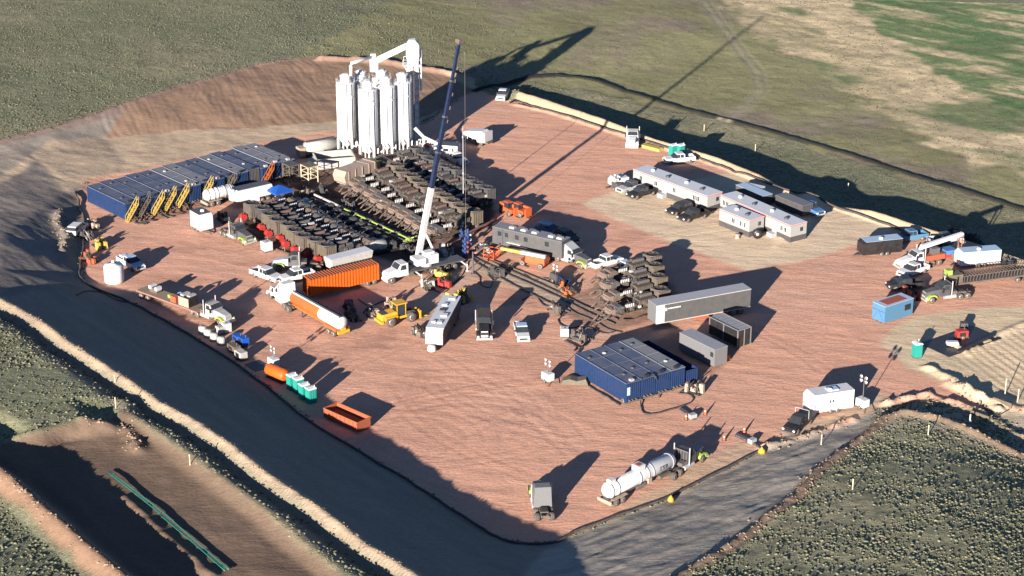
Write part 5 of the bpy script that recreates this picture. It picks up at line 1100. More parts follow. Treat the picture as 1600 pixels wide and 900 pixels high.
m.bar((5.5, .8, 2.1), (6.7, .8, .9), .16).bar((5.5, .8, 1.9), (6.6, .3, .5), .1).box(6.6, 8.4, -.5, 1.6, .25, .33); m.build('basket', 'lift_orange', t)
wheels(t, [(-1.6, -1.05), (-1.6, 1.05), (1.6, -1.05), (1.6, 1.05)], 0.48, 0.34, 'white')
for (u, v, lab, dg) in ((796, 334, 'orange red telehandler, left of the two behind the grey windowed trailer', AX), (811, 336, 'orange red forklift in shade, right of the two behind the grey windowed trailer', AX+8)):
    t = empty('telehandler', lab, 'forklift', 'orange forklifts'); put(t, (u, v), deg=dg)
    MB().box(-1.7, 1.7, -.9, .9, .6, 1.3).box(-1.8, -.6, -.8, .8, 1.3, 1.9).build('chassis', 'lift_orange', t, bevel=.06); MB().box(-.4, .7, -.85, .1, 1.3, 2.3).build('cab', 'glass', t); MB().box(-.5, .8, -.9, .15, 2.3, 2.42).build('cab_roof', 'lift_orange', t)
    MB().box(-1.9, 2.0, .35, .7, 1.5, 1.85).box(1.9, 2.15, -.6, .9, .2, 1.7).build('boom', 'lift_orange', t); [MB().box(2.1, 3.1, y-.07, y+.07, .2, .28).build('fork', 'black', t) for y in (-.3, .5)]
    wheels(t, [(-1.1, -.95), (-1.1, .95), (1.1, -.95), (1.1, .95)], .5, .35)
# boom truck at right
t = tractor('white truck with a folded white boom and orange rear box', 'white', 'white', 'white', sleeper=False, name='boom_truck', cat='boom truck'); put(t, (1468, 410), (1402, 422), z=0)
MB().box(-4.2, -0.7, -1.2, 1.2, 1.1, 2.0).build('rear_box', 'rust', t); MB().box(-5.6, -3.8, -1.0, 1.0, 1.0, 1.5).build('winch', 'red', t)
MB().prism([(0.6, 3.2), (0.2, 3.9), (-7.6, 4.9), (-7.8, 4.4)], .35, .95).build('boom', 'white', t)
m = MB().bar((-7.6, .2, 4.6), (-7.2, .2, 1.3), .1).bar((-7.6, 1, 4.6), (-7.2, 1, 1.3), .1).bar((-6.6, .6, 4.6), (-7.2, .6, 2.4), .09); m.build('boom_rest', 'pink_pipe', t)
MB().box(-6.6, -4.6, -.9, .9, 1.4, 2.2).build('engine', 'car_blue', t); MB().box(-3.2, -1.8, .1, 1.0, 2.0, 3.0).build('pedestal', 'steel', t)
# flatbeds
def flatbed(label, a, b, Ln, items, c='wood', deg=None, group='flatbed trailers'):
    t = empty('flatbed_trailer', label, 'trailer', group); put(t, a, b, deg, z=0); h = Ln/2
    m = MB().box(-h, h, -1.2, 1.2, 1.15, 1.27); m.build('deck', c, t); MB().box(-h, h, -.5, .5, .85, 1.15).box(-h, h, -1.26, -1.2, 1.02, 1.28).box(-h, h, 1.2, 1.26, 1.02, 1.28).build('frame', 'pink_pipe' if c == 'wood' else 'dusty_steel', t)
    wheels(t, [(x, s*.95) for x in (-h+.8, -h+2.3) for s in (-1, 1)], .45, .45); 
    return t
def cargo_on(t, name, label, cat, x, y, parts, group='equipment standing on the flatbed'):
    o = empty(name, label, cat, group); o.rotation_euler = t.rotation_euler; M_ = t.rotation_euler.to_matrix(); o.location = Vector(t.location)+M_ @ Vector((x, y, 1.28))
    for nm, mb, mm in parts: mb.build(nm, mm, o)
    return o
fb = flatbed('brown flatbed trailer loaded with equipment along the left berm', (212, 457), (330, 500), 13.6, None)
cargo_on(fb, 'pump_engine', 'white and grey pump engine on the rear of the flatbed', 'engine', -4.0, .2, [('block', MB().box(-.8, .8, -.5, .5, 0, .8), 'dusty_steel'), ('cover', MB().box(-.9, -.3, -.6, .6, .5, 1.0).box(.4, .9, -.5, .5, .4, .95), 'white')])
cargo_on(fb, 'hose_coil', 'lime green coil amidships on the flatbed', 'hose coil', -0.4, 0.2, [('coil', MB().lathe((0, 0, 0), [(.3, 0), (.6, .05), (.6, .45), (.3, .5)], 12), 'lime')])
cargo_on(fb, 'hose_arch', 'blue bent hose next to the orange brown crate on the flatbed', 'hose', 1.4, .5, [('hose', MB().tube([(-.7, 0, 0), (-.6, 0, .9), (0, 0, 1.2), (.6, 0, .9), (.7, 0, 0)], .14), 'car_blue')])
cargo_on(fb, 'crate', 'orange brown crate on the flatbed edge', 'crate', 1.3, -.6, [('box', MB().box(-.6, .6, -.4, .4, 0, .9), 'rust'), ('lid', MB().box(-.65, .65, -.45, .45, .9, .97), 'tank_orange')])
cargo_on(fb, 'control_box', 'tan sided dark control box at the front of the flatbed', 'control box', 3.7, 0, [('box', MB().box(-1.1, 1.1, -1.0, 1.0, 0, 1.5), 'black'), ('side_panel', MB().box(-1.1, 1.1, -1.06, -1.01, 0, 1.4), 'tan_box'), ('top_frames', MB().box(-.9, -.2, -.8, .6, 1.5, 1.75).box(.2, .9, -.5, .8, 1.5, 1.7), 'off_white')])
fb2 = flatbed('dark lowboy trailer loaded with pipe racks near the right edge', (1600, 436), (1478, 452), 15.0, None, c='dusty_steel')
m = MB()
for k in range(26): x = -7.2+k*.56; m.bar((x, -1.1, 0), (x, -1.1, 1.0), .05); m.bar((x, 1.1, 0), (x, 1.1, 1.0), .05); m.bar((x, -1.1, 1.0), (x, 1.1, 1.0), .05)
cargo_on(fb2, 'pipe_rack', 'dark pipe rack on the lowboy', 'pipe rack', 0, 0, [('rack', m, 'dusty_steel'), ('top_rail', MB().bar((-7.2, -1.1, 1), (6.9, -1.1, 1), .06).bar((-7.2, 1.1, 1), (6.9, 1.1, 1), .06), 'khaki')])
cargo_on(fb2, 'brown_toolbox', 'brown box with pale diamond mark at the front of the lowboy', 'box', 6.0, 0, [('box', MB().box(-1.2, 1.2, -1.1, 1.1, 0, 1.4), 'khaki'), ('diamond_sign', MB().add([(0, -1.13, .2), (.4, -1.13, .65), (0, -1.13, 1.1), (-.4, -1.13, .65)], [(0, 1, 2, 3)]), 'off_white'), ('lime_bin', MB().box(.6, 1.5, -.2, .9, 1.4, 2.2), 'lime')])
# black flatbed pickup
t = pickup('black pickup with flat bed and headache rack hitched to the white gooseneck trailer', 'black', load=[(-3.0, -.9, -1.1, 1.1, 1.0, 1.25, 'dark_grey', 'flat_bed')]); put(t, (1262, 656), (1232, 680)); 
m = MB(); m.bar((-.95, -1, 1.2), (-.95, -1, 2.4), .05).bar((-.95, 1, 1.2), (-.95, 1, 2.4), .05).bar((-.95, -1, 2.4), (-.95, 1, 2.4), .05); m.build('headache_rack', 'silver', t)
t = pickup('black pickup nose to nose with the dark green truck at the right', 'black', group='pickups and cars parked about the site'); put(t, (1432, 450), (1396, 452))

# ------------------------------------------------------------------ toilets, tanks, totes, light towers
def toilet(label, u, v, dg=AX, c='teal'):
    t = empty('portable_toilet', label, 'portable toilet', 'teal portable toilets'); put(t, (u, v), deg=dg)
    m = MB().box(-.56, .56, -.56, .56, .08, 2.05)
    for s in (-1, 1):
        for k in (-.35, 0, .35): m.box(s*.57-.02, s*.57+.02, k-.05, k+.05, .2, 1.95)
    m.build('cabin', c, t)
    MB().box(-.45, .45, -.6, -.56, .15, 1.95).build('door', c, t); MB().prism([(-.62, 2.05), (-.5, 2.22), (0, 2.32), (.5, 2.22), (.62, 2.05)], -.62, .62).build('roof', 'white', t); MB().box(-.6, .6, -.6, .6, 0, .08).build('base', 'dark_grey', t)
    MB().cyl((.4, .4, 2.1), (.4, .4, 2.55), .06, n=8).build('vent_pipe', 'white', t)
    return t
toilet('teal toilet of the dumpster row standing right next to the orange tank', 456.5, 607); toilet('teal toilet second from the orange tank', 466.5, 612.5)
toilet('teal toilet third from the orange tank', 475.5, 622); toilet('teal toilet nearest the dumpster', 486, 628)
toilet('teal toilet alone on the tan dirt at the right', 1432, 557, 20)
toilet('teal toilet on the far berm, left of the pair', 1051, 243); toilet('teal toilet on the far berm, right of the pair', 1063, 243)
t = empty('cylinder_tank', 'bright orange horizontal tank beside the toilets', 'tank'); put(t, (419, 586), (448, 599), z=0)
MB().lathe((0, 0, 1.05), [(.2, -2.0), (.75, -1.9), (.92, -1.6), (.92, 1.7), (.75, 1.95), (.2, 2.05)], 18, 'x').build('tank', 'orange', t); MB().box(-1.7, 1.7, -.7, .7, .02, .25).build('skid', 'dark_grey', t)
[MB().lathe((x, 0, 1.05), [(.93, -.04), (.96, -.04), (.96, .04), (.93, .04)], 18, 'x').build('band', 'tank_orange', t) for x in (-1.2, 0, 1.2)]
t = empty('poly_tank', 'large white upright poly tank beside the light blue pickup', 'tank'); put(t, (179, 440), z=0)
MB().lathe((0, 0, 0), [(1.5, .1), (1.55, .3), (1.55, 2.6), (1.4, 2.9), (.5, 3.0), (.5, 3.15), (0, 3.15)], 22).build('tank', 'white', t); MB().lathe((0, 0, 0), [(.45, 3.16), (.45, 3.22), (0, 3.23)], 12).build('lid', 'dark_grey', t); MB().box(-.2, .2, -.2, .2, 2.9, 3.6).build('vent', 'white', t)
def tote(label, u, v, c='white', h=1.2, dg=AX, s=.55):
    t = empty('tote', label, 'tote', 'white plastic totes'); put(t, (u, v), deg=dg)
    MB().box(-s, s, -s, s, .15, h).build('bottle', c, t, bevel=.06); m = MB()
    for z in (.3, .6, .9): m.box(-s-.03, s+.03, -s-.03, s+.03, z, z+.04)
    for x in (-s, 0, s):
        for y in (-s, s): m.box(x-.025, x+.025, y-.03, y+.03, .1, h+.03)
    m.build('cage', 'light_grey', t); MB().box(-s, s, -s, s, 0, .12).build('pallet', 'dark_grey', t); MB().lathe((0, 0, h), [(.15, 0), (.15, .06), (0, .07)], 8).build('cap', 'grey', t); return t
tote('white cube tote standing in the sun below the left pump row', 417, 392, s=.7, h=1.7); tote('white octagonal tote right of the white pickup and hoses', 882, 525, s=.6, h=1.3, dg=0)
for i, (u, v) in enumerate(((317, 521), (325, 526), (335, 532), (346, 538))):
    t = empty('poly_drum', ['grey white drum at the far left of the four below the flatbed truck', 'second grey white drum from the left below the flatbed truck', 'third grey white drum from the left below the flatbed truck', 'grey white drum at the right end of the four below the flatbed truck'][i], 'drum', 'grey white drums'); put(t, (u, v), deg=10*i)
    MB().lathe((0, 0, 0), [(.55, 0), (.62, .1), (.62, 1.05), (.45, 1.2), (0, 1.22)], 14).build('barrel', 'off_white', t); MB().lathe((0, 0, 1.2), [(.18, 0), (.18, .08), (0, .08)], 8).build('cap', 'grey', t)
tote('small grey white tote behind the drums under the truck nose', 345, 521, 'off_white'); tote('tall white tote behind the right drum', 354, 519, 'white', 1.5)
def gen(name, label, cat, u, v, c, Ln=1.8, H=1.3, dg=AX, extra=None, group=None):
    t = empty(name, label, cat, group); put(t, (u, v), deg=dg); h = Ln/2
    MB().box(-h, h, -.6, .6, .35, H).build('housing', c, t, bevel=.06); MB().box(-h-.1, h+.1, -.65, .65, .2, .35).build('skid', 'dark_grey', t); MB().box(-h*.6, h*.5, -.62, -.58, .5, H-.2).build('grille', 'black', t)
    MB().cyl((h*.5, .2, H), (h*.5, .2, H+.35), .07, n=8).build('exhaust', 'dusty_steel', t); wheels(t, [(0, -.68), (0, .68)], .3, .18); return t
gen('water_pump', 'bright blue pump nearest the drums by the left berm', 'pump', 373, 536, 'bright_blue', 1.6, 1.3, group='small pumps by the left berm'); gen('water_pump', 'bright blue pump right behind the first blue one', 'pump', 381, 541, 'bright_blue', 1.4, 1.5, group='small pumps by the left berm')
gen('water_pump', 'olive grey pump between the drums and the blue pumps', 'pump', 366, 549, 'khaki', 2.0, 1.1, group='small pumps by the left berm'); gen('water_pump', 'white dusty pump at the lower end beside the grey mat', 'pump', 377, 561, 'off_white', 1.8, 1.3, group='small pumps by the left berm')
t = MB().box(-1.6, 1.6, -1.2, 1.2, 0, .06).build('rubber_mat', 'dark_grey'); put(t, (402, 572), deg=AX); tag(t, 'grey mat on the ground between pumps and orange tank', 'mat')
def light_tower(label, u, v, H=3.2, c='white', lean=0):
    t = empty('light_tower', label, 'light tower', 'portable light towers'); put(t, (u, v), deg=AX)
    MB().box(-.8, .8, -.55, .55, .4, 1.5).build('cabinet', c, t, bevel=.05); MB().cyl((0, 0, 1.4), (0, 0, H), .06, n=6).build('mast', 'steel', t)
    [MB().bar((x, y, .45), (x*1.9, y*1.9, .05), .05).build('stabiliser', 'dusty_steel', t) for x in (-.7, .7) for y in (-.5, .5)]
    MB().bar((-.6, 0, H-.5), (.6, 0, H-.5), .04).bar((-.6, 0, H), (.6, 0, H), .04).build('crossbar', 'steel', t)
    for x in (-.45, .45):
        for z in (H-.5, H+.1): MB().lathe((x, -.12, z), [(.1, .12), (.26, 0.0), (.27, -.06), (.0, -.05)], 10, 'y').build('lamp', 'silver', t)
    wheels(t, [(0, -.65), (0, .65)], .3, .18); return t
light_tower('light tower behind the orange tank at the left', 428, 574, 3.0); light_tower('light tower standing alone left of the block of blue tanks', 856, 597, 3.2); light_tower('light tower right of the white gooseneck trailer', 1347, 638, 4.6)
light_tower('light tower at the left end of the office trailer', 963, 297, 2.6, 'dark_grey'); light_tower('light tower beside the black truck at the left of the blue block', 868, 440, 2.6, 'dark_grey')
# masts
t = empty('flag_mast', 'tall thin grey mast standing between the two truck lots behind the pumps', 'mast'); put(t, (724, 323), z=0); MB().cyl((0, 0, 0), (0, 0, 14.7), .09, .06, n=8).build('pole', 'light_grey', t); MB().box(-.3, .3, -.3, .3, 0, .15).build('base', 'dark_grey', t); MB().cyl((0, 0, 6.0), (0, 0, 6.3), .14, n=8).build('clamp', 'silver', t)
t = empty('steel_post', 'short grey post at the corner of the pipe lane', 'post'); put(t, (739, 428), z=0); MB().cyl((0, 0, 0), (0, 0, 3.8), .13, n=8).build('pole', 'grey', t); MB().box(-.3, .3, -.3, .3, 0, .1).build('base', 'dark_grey', t)

# ------------------------------------------------------------------ wellheads, pipes, hoses
for i, (u, v, lab, H) in enumerate(((727, 403, 'tallest blue wellhead stack nearest the camera', 3.6), (731, 384, 'blue wellhead stack just behind the tallest one', 3.0), (722, 372, 'small blue wellhead stack farthest back', 2.2))):
    t = empty('wellhead', lab, 'wellhead', 'blue wellhead stacks'); put(t, (u, v), deg=AX); m = MB().cyl((0, 0, 0), (0, 0, H), .22, n=10)
    for z in (.5, 1.3, 2.1, 2.9):
        if z < H-.3: m.box(-.36, .36, -.36, .36, z-.2, z+.2); m.cyl((-.7, 0, z), (.7, 0, z), .11, n=8)
    m.build('stack', 'wellhead_blue', t)
    for z in (.5, 1.3, 2.1, 2.9):
        if z < H-.3: MB().lathe((.75, 0, z), [(.1, 0), (.22, .02), (.22, .08), (.1, .1)], 10, 'x').build('hand_wheel', 'white' if i else 'red', t)
def pipe(label, pts_, r, m='hose', z=None, name='hose', cat='hose', group=None, n=6, sag=0):
    P = []
    for i, q in enumerate(pts_):
        g = gp(q[0], q[1], q[2]) if len(q) > 2 else gg(q[0], q[1])+Vector((0, 0, r*.9 if m != 'teal_pipe' else .32))
        P.append(g)
    # smooth (Catmull-Rom)
    S = []
    for i in range(len(P)-1):
        a, b_, c, d = P[max(i-1, 0)], P[i], P[i+1], P[min(i+2, len(P)-1)]
        for k in range(4):
            t_ = k/4; q = 0.5*((2*b_)+(c-a)*t_+(2*a-5*b_+4*c-d)*t_*t_+(3*b_-a-3*c+d)*t_**3)
            k_ = 0 if m == 'teal_pipe' else .8; q.x += rnd.uniform(-k_, k_)*r; q.y += rnd.uniform(-k_, k_)*r; q.z = max(q.z, hz(q.x, q.y)+(r*0.6 if k_ else .2)); S.append(q)
    S.append(P[-1]); o = MB().tube(S, r, n).build(name, m); tag(o, label, cat, group); return o
pipe('thick black containment hose along the foot of the left and near slopes', [(118, 300), (127, 330), (133, 350), (128, 403), (126, 433), (151, 452), (205, 474), (275, 512), (350, 557), (400, 592), (468, 647), (524, 685), (615, 738), (685, 783), (755, 829), (797, 848), (860, 850), (900, 832), (965, 807), (1040, 780), (1110, 745), (1175, 712), (1192, 700)], .17)
pipe('black hose leaving the teal heap on the left dark slope', [(120, 462), (135, 455), (160, 458), (185, 470), (215, 475)], .08)
wt = []
for k_ in range(len(B['ne_toe'])-1):
    for f_ in range(6):
        a_, b_ = Vector(B['ne_toe'][k_]), Vector(B['ne_toe'][k_+1]); q_ = a_.lerp(b_, f_/6)+Vector((-.4+rnd.uniform(-.22, .22), -.5+rnd.uniform(-.22, .22), 0)); q_.z = hz(q_.x, q_.y)+.12; wt.append(q_)
tag(MB().tube(wt, .2, 6).build('erosion_wattle', 'hose'), 'ragged dark wattle roll along the inner foot of the far tan berm', 'wattle')
PL = [((738, 402), (800, 432), (860, 459), (905, 482), (960, 507)), ((742, 397), (805, 427), (865, 454), (910, 477), (965, 500)), ((746, 412), (790, 440), (850, 470), (890, 488))]
for i, q in enumerate(PL): pipe(['black pipe on the pipe lane, camera side of the closely laid pair', 'black pipe on the pipe lane, far side of the closely laid pair', 'short black pipe lying apart on the camera side of the pipe lane'][i], [(u, v) for u, v in q], .11, 'hose', name='flow_pipe', cat='pipe', group='pipes of the pipe lane')
pipe('thin tan pipe beyond the pipe lane, running below the boom lift', [(755, 402), (800, 420), (850, 440), (900, 458)], .12, 'khaki', name='flow_pipe', cat='pipe')
pipe('pink flow line running from the wellheads up to the far pump row', [(696, 386, .5), (722, 372, .9), (750, 355, .9), (775, 342, .5)], .24, 'pink_pipe', name='flow_pipe', cat='pipe')
pipe('pink flow line from the steel post past the white basket to the grey trailer', [(742, 396, .4), (765, 382, .8), (790, 370, .5)], .22, 'pink_pipe', name='flow_pipe', cat='pipe')
pipe('black hose curling on the dirt before the pump cluster', [(880, 494), (872, 500), (876, 508), (892, 513), (905, 510)], .09); pipe('thick black hose bending beside the octagonal tote', [(882, 533), (895, 540), (905, 545), (912, 540), (925, 528), (935, 520)], .14)
pipe('black hose hanging from the block of blue tanks and looping on the dirt', [(1001, 592, 3.3), (1001, 600, 1.5), (1002, 635), (1005, 645), (1020, 648), (1050, 640), (1075, 632), (1083, 625), (1078, 618), (1060, 615)], .1)
pipe('second black hose draped over the roof edge of the block of blue tanks', [(1020, 583, 3.3), (1025, 590, 3.2), (1027, 600, 1.2), (1030, 622)], .1)
pipe('black hose along the near foot of the block of blue tanks', [(900, 592), (925, 608), (950, 622), (968, 634)], .1)
pipe('black hose from the marker cones to the yellow bag', [(1150, 682), (1165, 690), (1180, 695), (1190, 700)], .16)
pipe('thin black hose between the pump cluster and the grey trailer', [(1010, 540), (1040, 552), (1060, 558), (1075, 570), (1083, 590)], .08)
for i, (q) in enumerate([[(168, 741), (200, 766), (250, 806), (300, 850), (352, 896)], [(172, 741), (206, 766), (257, 806), (307, 850), (358, 894)], [(250, 808), (290, 842), (310, 858), (352, 893)]]):
    pipe(['teal pipe in the dug trench area, left of the pair', 'teal pipe in the dug trench area, right of the pair', 'bright teal joint pipe lying on the trench pair'][i], q, .07, 'teal_pipe', name='plastic_pipe', cat='pipe')
HZ = [('black hose looping from the steel post to the camera side', [(738, 425), (748, 432), (752, 445), (764, 450), (770, 440), (762, 430)]), ('black hose winding between the pipe lane and the boom lift', [(790, 418), (815, 424), (830, 438), (855, 436), (870, 450)]),
 ('thin hose crossing the pipe lane by the dark valve skid', [(770, 440), (790, 428), (810, 415), (825, 418)]), ('hose snaking on the dirt below the pipe lane', [(815, 470), (835, 462), (850, 478), (872, 480)]),
 ('black hose wrapped along the near side of the pump cluster', [(885, 478), (900, 490), (925, 500), (950, 515), (972, 520)]), ('hose lying between the tote and the small cluster', [(905, 512), (925, 514), (945, 522), (962, 518)]),
 ('dark hose before the crane truck outrigger', [(640, 455), (660, 447), (690, 458), (705, 448), (725, 432)]), ('black hose running from the red drum to the wellheads', [(700, 448), (715, 438), (726, 424), (733, 408)]),
 ('hose trailing from the loader to the orange container', [(560, 468), (575, 478), (592, 474), (610, 466)]), ('dark hose along the outer ends of the left pump row', [(385, 358), (405, 372), (430, 388), (455, 398), (478, 412)])]
for lb, q in HZ: pipe(lb, q, .085)
r = random.Random(9)
for i, (u, v, n_, c_, lab) in enumerate(((870, 487, 9, 'dusty_steel', 'dark heap of hoses and fittings at the near end of the pipe lane'), (905, 530, 7, 'hose', 'black pile of hoses right of the octagonal tote'), (775, 430, 7, 'dark_grey', 'dark valve skid on the pipe lane below the red basket'), (700, 350, 8, 'green', 'green and tan valve group between the crane and the wellheads'), (700, 395, 8, 'off_white', 'pale valve frame right of the crane turret'), (756, 393, 5, 'off_white', 'white valve basket left of the red basket'), (552, 498, 7, 'dark_grey', 'dark pump with white fittings left of the yellow loader'), (580, 492, 5, 'tan_box', 'tan pump head behind the yellow loader'), (612, 478, 5, 'tan_box', 'tan ring on the ground behind the loader cab'), (660, 524, 8, 'dusty_steel', 'grey brown generator left of the narrow grey trailer'), (690, 433, 7, 'stair_yellow', 'yellow and orange pump under the crane deck'), (691, 446, 5, 'red', 'red drum below the yellow pump'), (668, 449, 6, 'off_white', 'white pump tank left of the red drum'), (725, 466, 4, 'stair_yellow', 'small cream stand in the open dirt right of the crane'), (715, 472, 4, 'stair_yellow', 'cream stand nearest the narrow grey trailer'), (1083, 612, 4, 'tan_box', 'small yellow towable lift right of the blue tanks'), (940, 593, 0, '', ''), (145, 355, 6, 'tan_box', 'tan lumber heap by the left hose near the tanks'), (155, 385, 7, 'stair_yellow', 'yellow topped machine by the left edge of the pad'), (135, 372, 6, 'dark_grey', 'dark machine by the hose at the left edge'), (142, 408, 6, 'rust', 'rusty pipes stacked at the left edge of the pad'), (880, 445, 5, 'crane_blue', 'dark blue pump between the boom lift and the white pickups'), (885, 458, 4, 'orange', 'orange pump head by the dark blue pump'), (545, 482, 6, 'dusty_steel', 'brown pipe lattice below the orange container'), (1425, 465, 5, 'rust', 'brown boxes at the nose of the dark green truck'), (1468, 376, 6, 'dusty_steel', 'brown racks in shade behind the folded white boom'), (1522, 378, 7, 'dark_grey', 'dark equipment in shade left behind the white enclosed trailer'), (1492, 366, 5, 'tan_box', 'tan heap against the far berm by the boom truck'), (1575, 415, 6, 'dark_grey', 'dark machine right of the white enclosed trailer'), (350, 345, 8, 'dusty_steel', 'dark pump truck body between white box trailer and pump row'), (545, 325, 6, 'dark_grey', 'dark valves at the silo end of the shaded lane'), (640, 395, 7, 'dark_grey', 'dark fittings at the crane end of the shaded lane'), (480, 305, 7, 'dusty_steel', 'rusty machinery below the yellow frame stand'), (505, 300, 6, 'dark_grey', 'dark machinery left of the tan sand hopper'))):
    if not n_: continue
    t = empty('equipment_pile' if 'heap' in lab or 'pile' in lab else 'machine', lab, 'heap' if 'heap' in lab or 'pile' in lab else 'machine'); put(t, (u, v), deg=AX+r.uniform(-20, 20))
    S_ = 1.5
    for k in range(n_+3):
        m = MB(); x, y = r.uniform(-S_, S_), r.uniform(-.8, .8); a_ = r.uniform(.15, .45); m.box(x-a_, x+a_, y-a_*.7, y+a_*.7, .05, r.uniform(.4, 1.5), .04, .04).build('housing', c_, t)
    m = MB(); [m.tube([(r.uniform(-S_, S_), r.uniform(-.9, .9), .1), (r.uniform(-1, 1), r.uniform(-.6, .6), r.uniform(.8, 1.7)), (r.uniform(-S_-.4, S_+.4), r.uniform(-1, 1), .1)], r.uniform(.05, .1), 5) for k in range(n_)]; m.build('piping', 'hose' if c_ not in ('hose', 'dark_grey') else 'steel', t)
    [MB().cyl((x_, -.4, .5), (x_, .4, .5), .3, n=10).build('drum', 'dusty_steel' if c_ != 'dusty_steel' else 'off_white', t) for x_ in (-.8, .7)]
    MB().box(-S_, S_, -.8, .8, 0, .08).build('skid', 'dark_grey', t)
# folded crane mat by the light tower, grey tarp
t = MB().prism([(-1.9, 0), (-1.6, .5), (-.6, .8), (.4, .6), (1.6, .9), (2.0, .1)], -.9, .9, [0, .3, .2, .1, .3, 0]).build('tarp_heap', 'khaki'); put(t, (898, 598), deg=-8); tag(t, 'crumpled grey tarp heap at the near corner of the blue tank block', 'tarp')
# cones, bags, ramps
for i, (u, v) in enumerate(((1072, 656), (1102, 648), (1131.5, 688), (1163, 676))):
    t = empty('marker_cone', ['orange marker cone left of the shorter folding ramp', 'orange marker cone right of the shorter folding ramp', 'orange marker cone left of the pipe stand', 'orange marker cone right of the pipe stand'][i], 'cone', 'orange marker cones'); put(t, (u, v), z=0)
    MB().lathe((0, 0, 0), [(.2, .05), (.06, 1.0), (0, 1.02)], 10).build('cone', 'lift_orange', t); MB().box(-.25, .25, -.25, .25, 0, .05).build('base', 'black', t); MB().lathe((0, 0, 0), [(.155, .5), (.125, .65)], 10).build('band', 'white', t)
for (a, b_, lab) in (((1062, 641), (1085, 656), 'low grey ramp stand between the two left cones'), ((1143, 678), (1185, 697), 'low grey pipe stand between the two right cones')):
    t = empty('ramp_stand', lab, 'ramp', 'low ramp stands'); put(t, a, b_); MB().prism([(-1.8, .05), (-1.6, .35), (1.4, .3), (1.8, .05)], -.3, .3).build('ramp', 'steel', t); MB().box(.9, 1.6, -.5, .5, .1, .7).build('pump', 'light_grey', t)
for i, (u, v, s_) in enumerate(((1048, 784, .45), (1190, 708, .55))):
    t = MB().lathe((0, 0, 0), [(.1, 0), (.6*s_*1.6, .15), (.5*s_*1.6, .5), (.15, .75), (.05, .9)], 10).build('spill_bag', 'yellow'); put(t, (u, v)); tag(t, ['small yellow bag beside the near black hose', 'larger yellow bag at the hose end by the tan dirt'][i], 'bag', 'yellow bags')
t = MB().box(-2.4, 2.4, -.8, .8, 0, .5, .3, .1).build('yellow_pallet', 'stair_yellow'); put(t, (1018, 232), deg=-40); tag(t, 'flat yellow stack lying against the far berm', 'stack')
for i, (u, v) in enumerate(((1117, 567), (1131, 562))):
    t = empty('ballast_block', ['orange block before the grey cabin, camera side', 'orange block before the grey cabin, far side'][i], 'block', 'orange ballast blocks'); put(t, (u, v), deg=AX); MB().box(-.8, .8, -.55, .55, .1, 1.0, .08, .08).build('block', 'tank_orange', t, bevel=.05); MB().box(-.5, .5, -.5, .5, 0, .1).build('skid', 'dark_grey', t)
t = empty('generator', 'white generator set behind the double office trailer', 'generator'); put(t, (1176, 305), deg=-35); MB().box(-2.0, 2.0, -.8, .8, .4, 1.9).build('housing', 'white', t, bevel=.08); MB().box(-2.1, 2.1, -.85, .85, .1, .4).build('skid', 'dark_grey', t)
skid_box('storage_box', 'long grey box in shade right behind the double office trailer', 'container', 7.2, 2.2, 2.0, 'grey', 'pale_blue', (1160, 305), (1195, 320)); skid_box('storage_box', 'dark roofed long box in shade beside the blue pickup', 'container', 6.8, 2.4, 2.2, 'dark_grey', 'mid_grey', (1218, 325), (1262, 343))
t = empty('yellow_pump', 'olive yellow machine in shade between the two long boxes', 'machine'); put(t, (1207, 316), deg=-20); MB().box(-1.4, 1.4, -.7, .7, .3, 1.0).build('body', 'khaki', t); MB().box(-1.3, 1.3, -.6, .6, 1.0, 1.1).build('top', 'stair_yellow', t)
t = empty('spool', 'black spool with pale hub beside the short office', 'spool'); put(t, (1183, 372), deg=0); MB().lathe((0, 0, .8), [(.25, -.4), (.8, -.4), (.8, -.3), (.5, -.3), (.5, .3), (.8, .3), (.8, .4), (.25, .4)], 16, 'y').build('reel', 'black', t); MB().lathe((0, 0, .8), [(.0, -.43), (.28, -.42), (.28, .42), (0, .43)], 10, 'y').build('hub', 'off_white', t)
t = empty('cable_spool', 'small tan spool on the dirt before the short office', 'spool'); put(t, (1152, 372)); MB().lathe((0, 0, 0), [(.5, 0), (.5, .1), (.35, .12), (.35, .6), (.5, .62), (.5, .72), (0, .72)], 12).build('reel', 'tan_box', t)
# black work mat with red machine on the tan area
t = MB().box(-5.6, 5.6, -2.9, 2.9, 0.02, .12).build('containment_mat', 'black'); put(t, (1458, 548), (1542, 519)); tag(t, 'black containment mat on the tan dirt at the right', 'mat')
t = MB().prism([(-4.6, 0), (-4.4, .45), (4.6, .45), (4.8, 0)], -.25, .25).build('mat_berm', 'black'); put(t, (1487, 557), (1560, 522)); tag(t, 'dark grey raised edge along the near side of the black mat', 'edge')
t = gen('compressor', 'red compressor standing on the black mat', 'compressor', 1502, 528, 'red', 1.7, 1.3, 10); t2 = MB().box(-.9, .9, -.5, .5, 0.06, .45, .1, .1).build('white_cover', 'white'); put(t2, (1488, 538), deg=0); tag(t2, 'white cover lying beside the red compressor', 'cover')
t = MB().box(-.5, .5, -.5, .5, .06, 1.5).build('dark_bin', 'dark_grey'); put(t, (1505, 518), deg=0); tag(t, 'dark bin behind the red compressor', 'bin')
